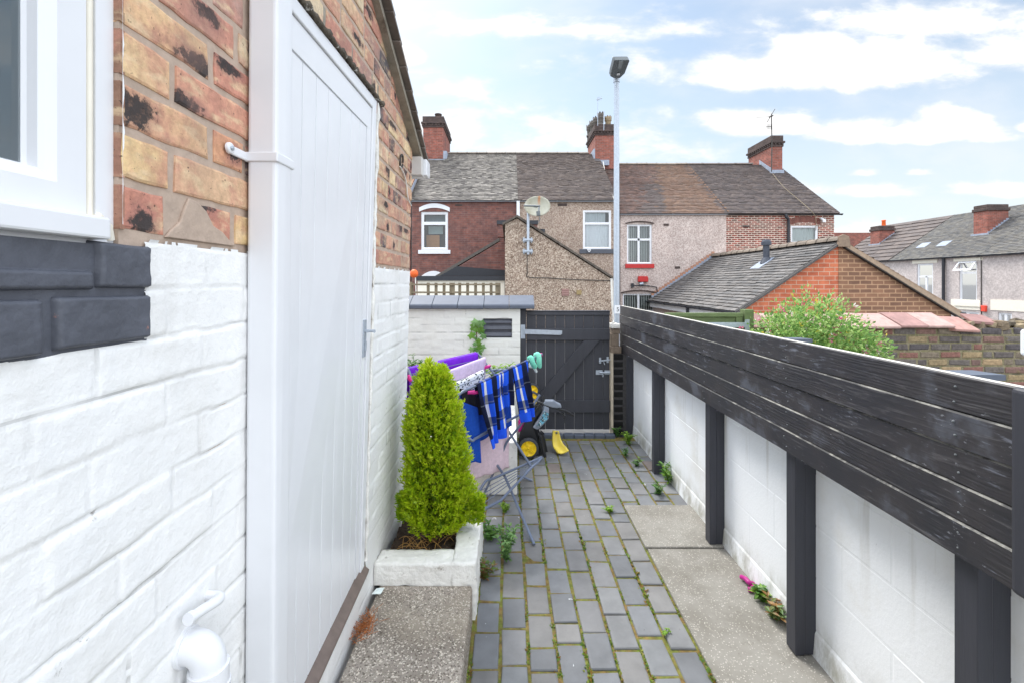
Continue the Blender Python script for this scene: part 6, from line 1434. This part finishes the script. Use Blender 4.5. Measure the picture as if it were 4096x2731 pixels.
# lamp post
YL=7.7; lamp=thing('street_lamp','tall galvanised street lamp with flat grey head behind the garden gate','street lamp',(PX(1416,YL),YL,-.3))
lx_=PX(1416,YL); b=MB(); b.tube([(lx_,YL,-.3),(lx_,YL,PZ(430,YL)),(lx_,YL,PZ(188,YL))],[.052,.047,.041],14); b.build('pole',M['metal_grey'],lamp)
b=MB(); b.tube([(lx_,YL,PZ(190,YL)),(lx_,YL,PZ(176,YL))],.052,14); b.build('collar',M['metal_grey'],lamp)
qh=lambda cx,cy,Y:P(1320.7+.1831*cx,114.8+.1831*cy,Y)
b=MB(); hd=[qh(446,338,7.58),qh(452,290,7.5),qh(490,140,7.2),qh(505,132,7.18),qh(675,130,7.18),qh(686,142,7.2),qh(625,300,7.5),qh(565,358,7.66),qh(490,360,7.68)]
b.prism(hd,V3(-.02,.03,.075)); b.build('lamp_head',M['lamp_dark'],lamp,bevel=.008)
b=MB(); b.prism([qh(552,140,7.19)+V3(0,-.004,-.004),qh(605,138,7.19)+V3(0,-.004,-.004),qh(578,235,7.40)+V3(0,-.004,-.004),qh(538,235,7.40)+V3(0,-.004,-.004)],V3(0,-.003,-.004)); b.build('lens',mat('lens_grey',S(150,156,158),.2,.03,4,0),lamp)
b=MB(); b.prism([qh(525,295,7.5),qh(562,293,7.5),qh(560,318,7.55),qh(523,319,7.55)],V3(0,-.012,-.01)); b.build('sticker',M['white_pvc'],lamp)
b=MB(); b.box(lx_-.047,lx_+.05,YL-.062,YL-.055,PZ(720,YL),PZ(701,YL)); pt=b.build('number_plate',M['white_pvc'],lamp)
fc=bpy.data.curves.new('digit','FONT'); fc.body='5'; fc.size=.10; fc.align_x='CENTER'; fc.align_y='CENTER'; fc.extrude=.001
tmp=bpy.data.objects.new('tmp_digit',fc); COL.objects.link(tmp); dg=bpy.context.evaluated_depsgraph_get(); me=bpy.data.meshes.new_from_object(tmp.evaluated_get(dg)); bpy.data.objects.remove(tmp)
me.transform(Matrix.Translation(Vector((lx_+.008,YL-.0645,PZ(711,YL)))-ORG[lamp.name])@Matrix.Rotation(math.pi/2,4,'X'))
me.materials.clear(); me.materials.append(M['black_plastic']); dobj=bpy.data.objects.new('digit',me); COL.objects.link(dobj); dobj.parent=pt
# trellis, orange disc
tr_=thing('trellis','weathered brown square trellis on the far side of the blue coping','trellis',(PX(1050,5.2),5.2,.8))
YT=5.2; b=MB(); X=lambda c:PX(918.8+.1343*c,YT); Zt=lambda c:PZ(660.4+.1343*c,YT)
for c in (180,480,615,752,890,1020,1155,1292,1425,1558,1675): 
    w=.016 if c not in (180,890,1675) else .03; b.box(X(c)-w,X(c)+w,YT,YT+.02,.7,PZ(650,YT))
for zc in (652,670): b.box(X(160)-1.0,X(1705),YT-.018,YT-.001,PZ(zc+4,YT),PZ(zc,YT))
b.box(X(160)-1.0,X(340),YT-.018,YT-.001,PZ(690,YT),PZ(684,YT)); b.box(X(160)-1,X(1705),YT-.018,YT-.001,PZ(690,YT),PZ(686,YT))
b.build('lattice',M['wood_grey'],tr_)
b=MB(); b.box(X(165),X(200),YT-.02,YT+.04,-.3,PZ(648,YT)); b.build('post',M['wood_grey'],tr_)
od=thing('orange_ball','orange ball on a thin white stick beside the white wall corner','ball',P(950,700,6.2))
b=MB(); b.lathe([(.001,-.058)]+[(.058*math.cos(t),.058*math.sin(t)) for t in [-1.3+i*.26 for i in range(11)]]+[(.001,.058)],Matrix.Translation(P(951,629,6.2)),16); b.build('ball',M['orange_plastic'],od)
b=MB(); b.tube([P(954,636,6.2),P(958,720,6.2)],.008,6); b.build('stick',M['cable_white'],od)

# ================================================================== LIGHT, SKY, CAMERA
SUN_EL,SUN_AZ=math.radians(52),math.radians(-30)   # azimuth measured from +Y (ahead) towards +X
sd=Vector((math.sin(SUN_AZ)*math.cos(SUN_EL),math.cos(SUN_AZ)*math.cos(SUN_EL),math.sin(SUN_EL)))
sl=bpy.data.lights.new('sun','SUN'); sl.energy=SUN_E; sl.angle=math.radians(SUN_ANG); sl.color=(1,.965,.92)
so=bpy.data.objects.new('sun',sl); COL.objects.link(so); so.rotation_euler=(-sd).to_track_quat('-Z','Y').to_euler(); so.location=(0,0,30)
W=bpy.data.worlds.new('World'); SC.world=W; W.use_nodes=True; t=NT(W); t.n.clear()
sky=t.node('ShaderNodeTexSky'); sky.sky_type='NISHITA'; sky.sun_disc=False; sky.sun_elevation=SUN_EL; sky.sun_rotation=SUN_AZ; sky.air_density=1.0; sky.dust_density=1.5; sky.ozone_density=1.5
dirv=t.node('ShaderNodeTexCoord').outputs['Generated']; x=t.xyz(dirv)
zc=t.math('MAXIMUM',x[2],.0)
yq=t.math('MAXIMUM',x[1],.12); U=t.math('DIVIDE',x[0],yq); Vv=t.math('DIVIDE',x[2],yq)
pl_=t.comb(t.math('DIVIDE',x[0],t.math('ADD',zc,.22)),t.math('DIVIDE',x[1],t.math('ADD',zc,.22)),0)
n1=t.noise(pl_,1.3,9,.56,.25); 
uvv=t.comb(U,t.math('MULTIPLY',Vv,2.2),0); n2=t.noise(uvv,7.5,9,.58,.2); n3=t.noise(uvv,2.2,3,.5)
def blob(u,v,a,b,flat=1.0):   # cumulus bank centred on a compass bearing / elevation, flatter below
    du=t.math('DIVIDE',t.math('SUBTRACT',U,u),a); dv0=t.math('SUBTRACT',Vv,v)
    dv=t.math('DIVIDE',dv0,b); dn=t.math('MULTIPLY',t.math('MINIMUM',dv,0),.8); dv=t.math('ADD',dv,dn)
    return t.math('SUBTRACT',1,t.math('SQRT',t.math('ADD',t.math('MULTIPLY',du,du),t.math('MULTIPLY',dv,dv))))
dens=None; under=None
for (px,py,a,b_,w) in ((1930,165,340,80,1.25),(1760,180,190,60,1.2),(1870,120,160,60,1.2),(2060,130,150,60,1.1),(1740,290,160,46,1.1),(2110,310,250,46,1.15),(2180,285,120,40,1.1),(2330,120,200,70,.6),(1990,440,190,24,.8),(2250,440,120,24,.7),(1000,205,110,44,.6),(930,130,45,45,.95),(1450,165,130,40,.35),(2380,295,60,24,1),(2130,60,330,60,.55),(1980,400,40,14,.7),(2110,398,34,12,.7),(1250,70,420,38,.40),(1050,300,260,60,.45),(1900,545,320,30,.5),(1250,330,300,60,.3)):
    q=t.math('MULTIPLY',blob((px-CX)/F,(HY-py)/F,a/F,b_/F),w); dens=q if dens is None else t.math('MAXIMUM',dens,q)
dens=t.math('ADD',dens,t.math('MULTIPLY',t.math('SUBTRACT',n2,.5),2.0))
cm=t.ramp(dens,-.28,.52)
wisp=t.ramp(t.math('ADD',n3,t.math('MULTIPLY',n2,.5)),.62,1.0,0,.42)
front=t.ramp(x[1],.15,.35)
cm=t.math('MAXIMUM',cm,wisp); back_=t.ramp(n1,.38,.62,.35,.95)
cm=t.math('ADD',t.math('MULTIPLY',cm,front),t.math('MULTIPLY',back_,t.math('SUBTRACT',1,front)))
hz=t.ramp(x[2],.5,.0,.24,.75)           # pale air towards the horizon
skc=t.mix(1,sky.outputs[0],(SKY_K*SKY_TINT[0],SKY_K*SKY_TINT[1],SKY_K*SKY_TINT[2],1),'MULTIPLY')
white=t.node('ShaderNodeRGB').outputs[0]; white.default_value=(8.6*CL,9.0*CL,9.3*CL,1)
ccol=t.node('ShaderNodeRGB').outputs[0]; ccol.default_value=(10.3*CL,10.3*CL,10.3*CL,1)
shade=t.node('ShaderNodeRGB').outputs[0]; shade.default_value=(8.6*CL,8.8*CL,9.1*CL,1)
c=t.mix(hz,skc,white)
cc=t.mix(t.ramp(t.math('ADD',dens,t.math('MULTIPLY',n2,.6)),.25,.75),shade,ccol)
c=t.mix(cm,c,cc)
boost=t.ramp(x[2],.56,.85,1.0,ZEN)      # unseen sky overhead brightened as added fill light for the walls
rear=t.math('MAXIMUM',t.ramp(x[1],.1,-.5,1.0,REAR),t.ramp(t.math('DIVIDE',t.math('ABSOLUTE',x[0]),yq),1.35,2.6,1.0,SIDE))  # added fill: sky behind and beyond the frame sides made brighter
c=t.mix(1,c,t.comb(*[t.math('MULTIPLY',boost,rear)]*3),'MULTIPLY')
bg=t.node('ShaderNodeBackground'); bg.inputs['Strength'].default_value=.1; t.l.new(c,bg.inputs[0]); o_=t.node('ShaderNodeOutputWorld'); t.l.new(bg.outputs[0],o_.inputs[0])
cam=bpy.data.cameras.new('camera'); cam.sensor_fit='HORIZONTAL'; cam.sensor_width=36; cam.lens=F/2352*36; cam.shift_x=(1176-CX)/2352; cam.shift_y=-(784-HY)/2352; cam.clip_start=.05; cam.clip_end=2000
co=bpy.data.objects.new('camera',cam); COL.objects.link(co); co.location=(0,0,EYE); co.rotation_euler=(math.pi/2,0,0); SC.camera=co
SC.view_settings.view_transform='Standard'; SC.view_settings.look='None'; SC.view_settings.exposure=EXPO; SC.view_settings.gamma=1; SC.view_settings.use_curve_mapping=False
SC.cycles.max_bounces=8; SC.cycles.transparent_max_bounces=12; SC.cycles.use_denoising=True; SC.cycles.sample_clamp_indirect=6
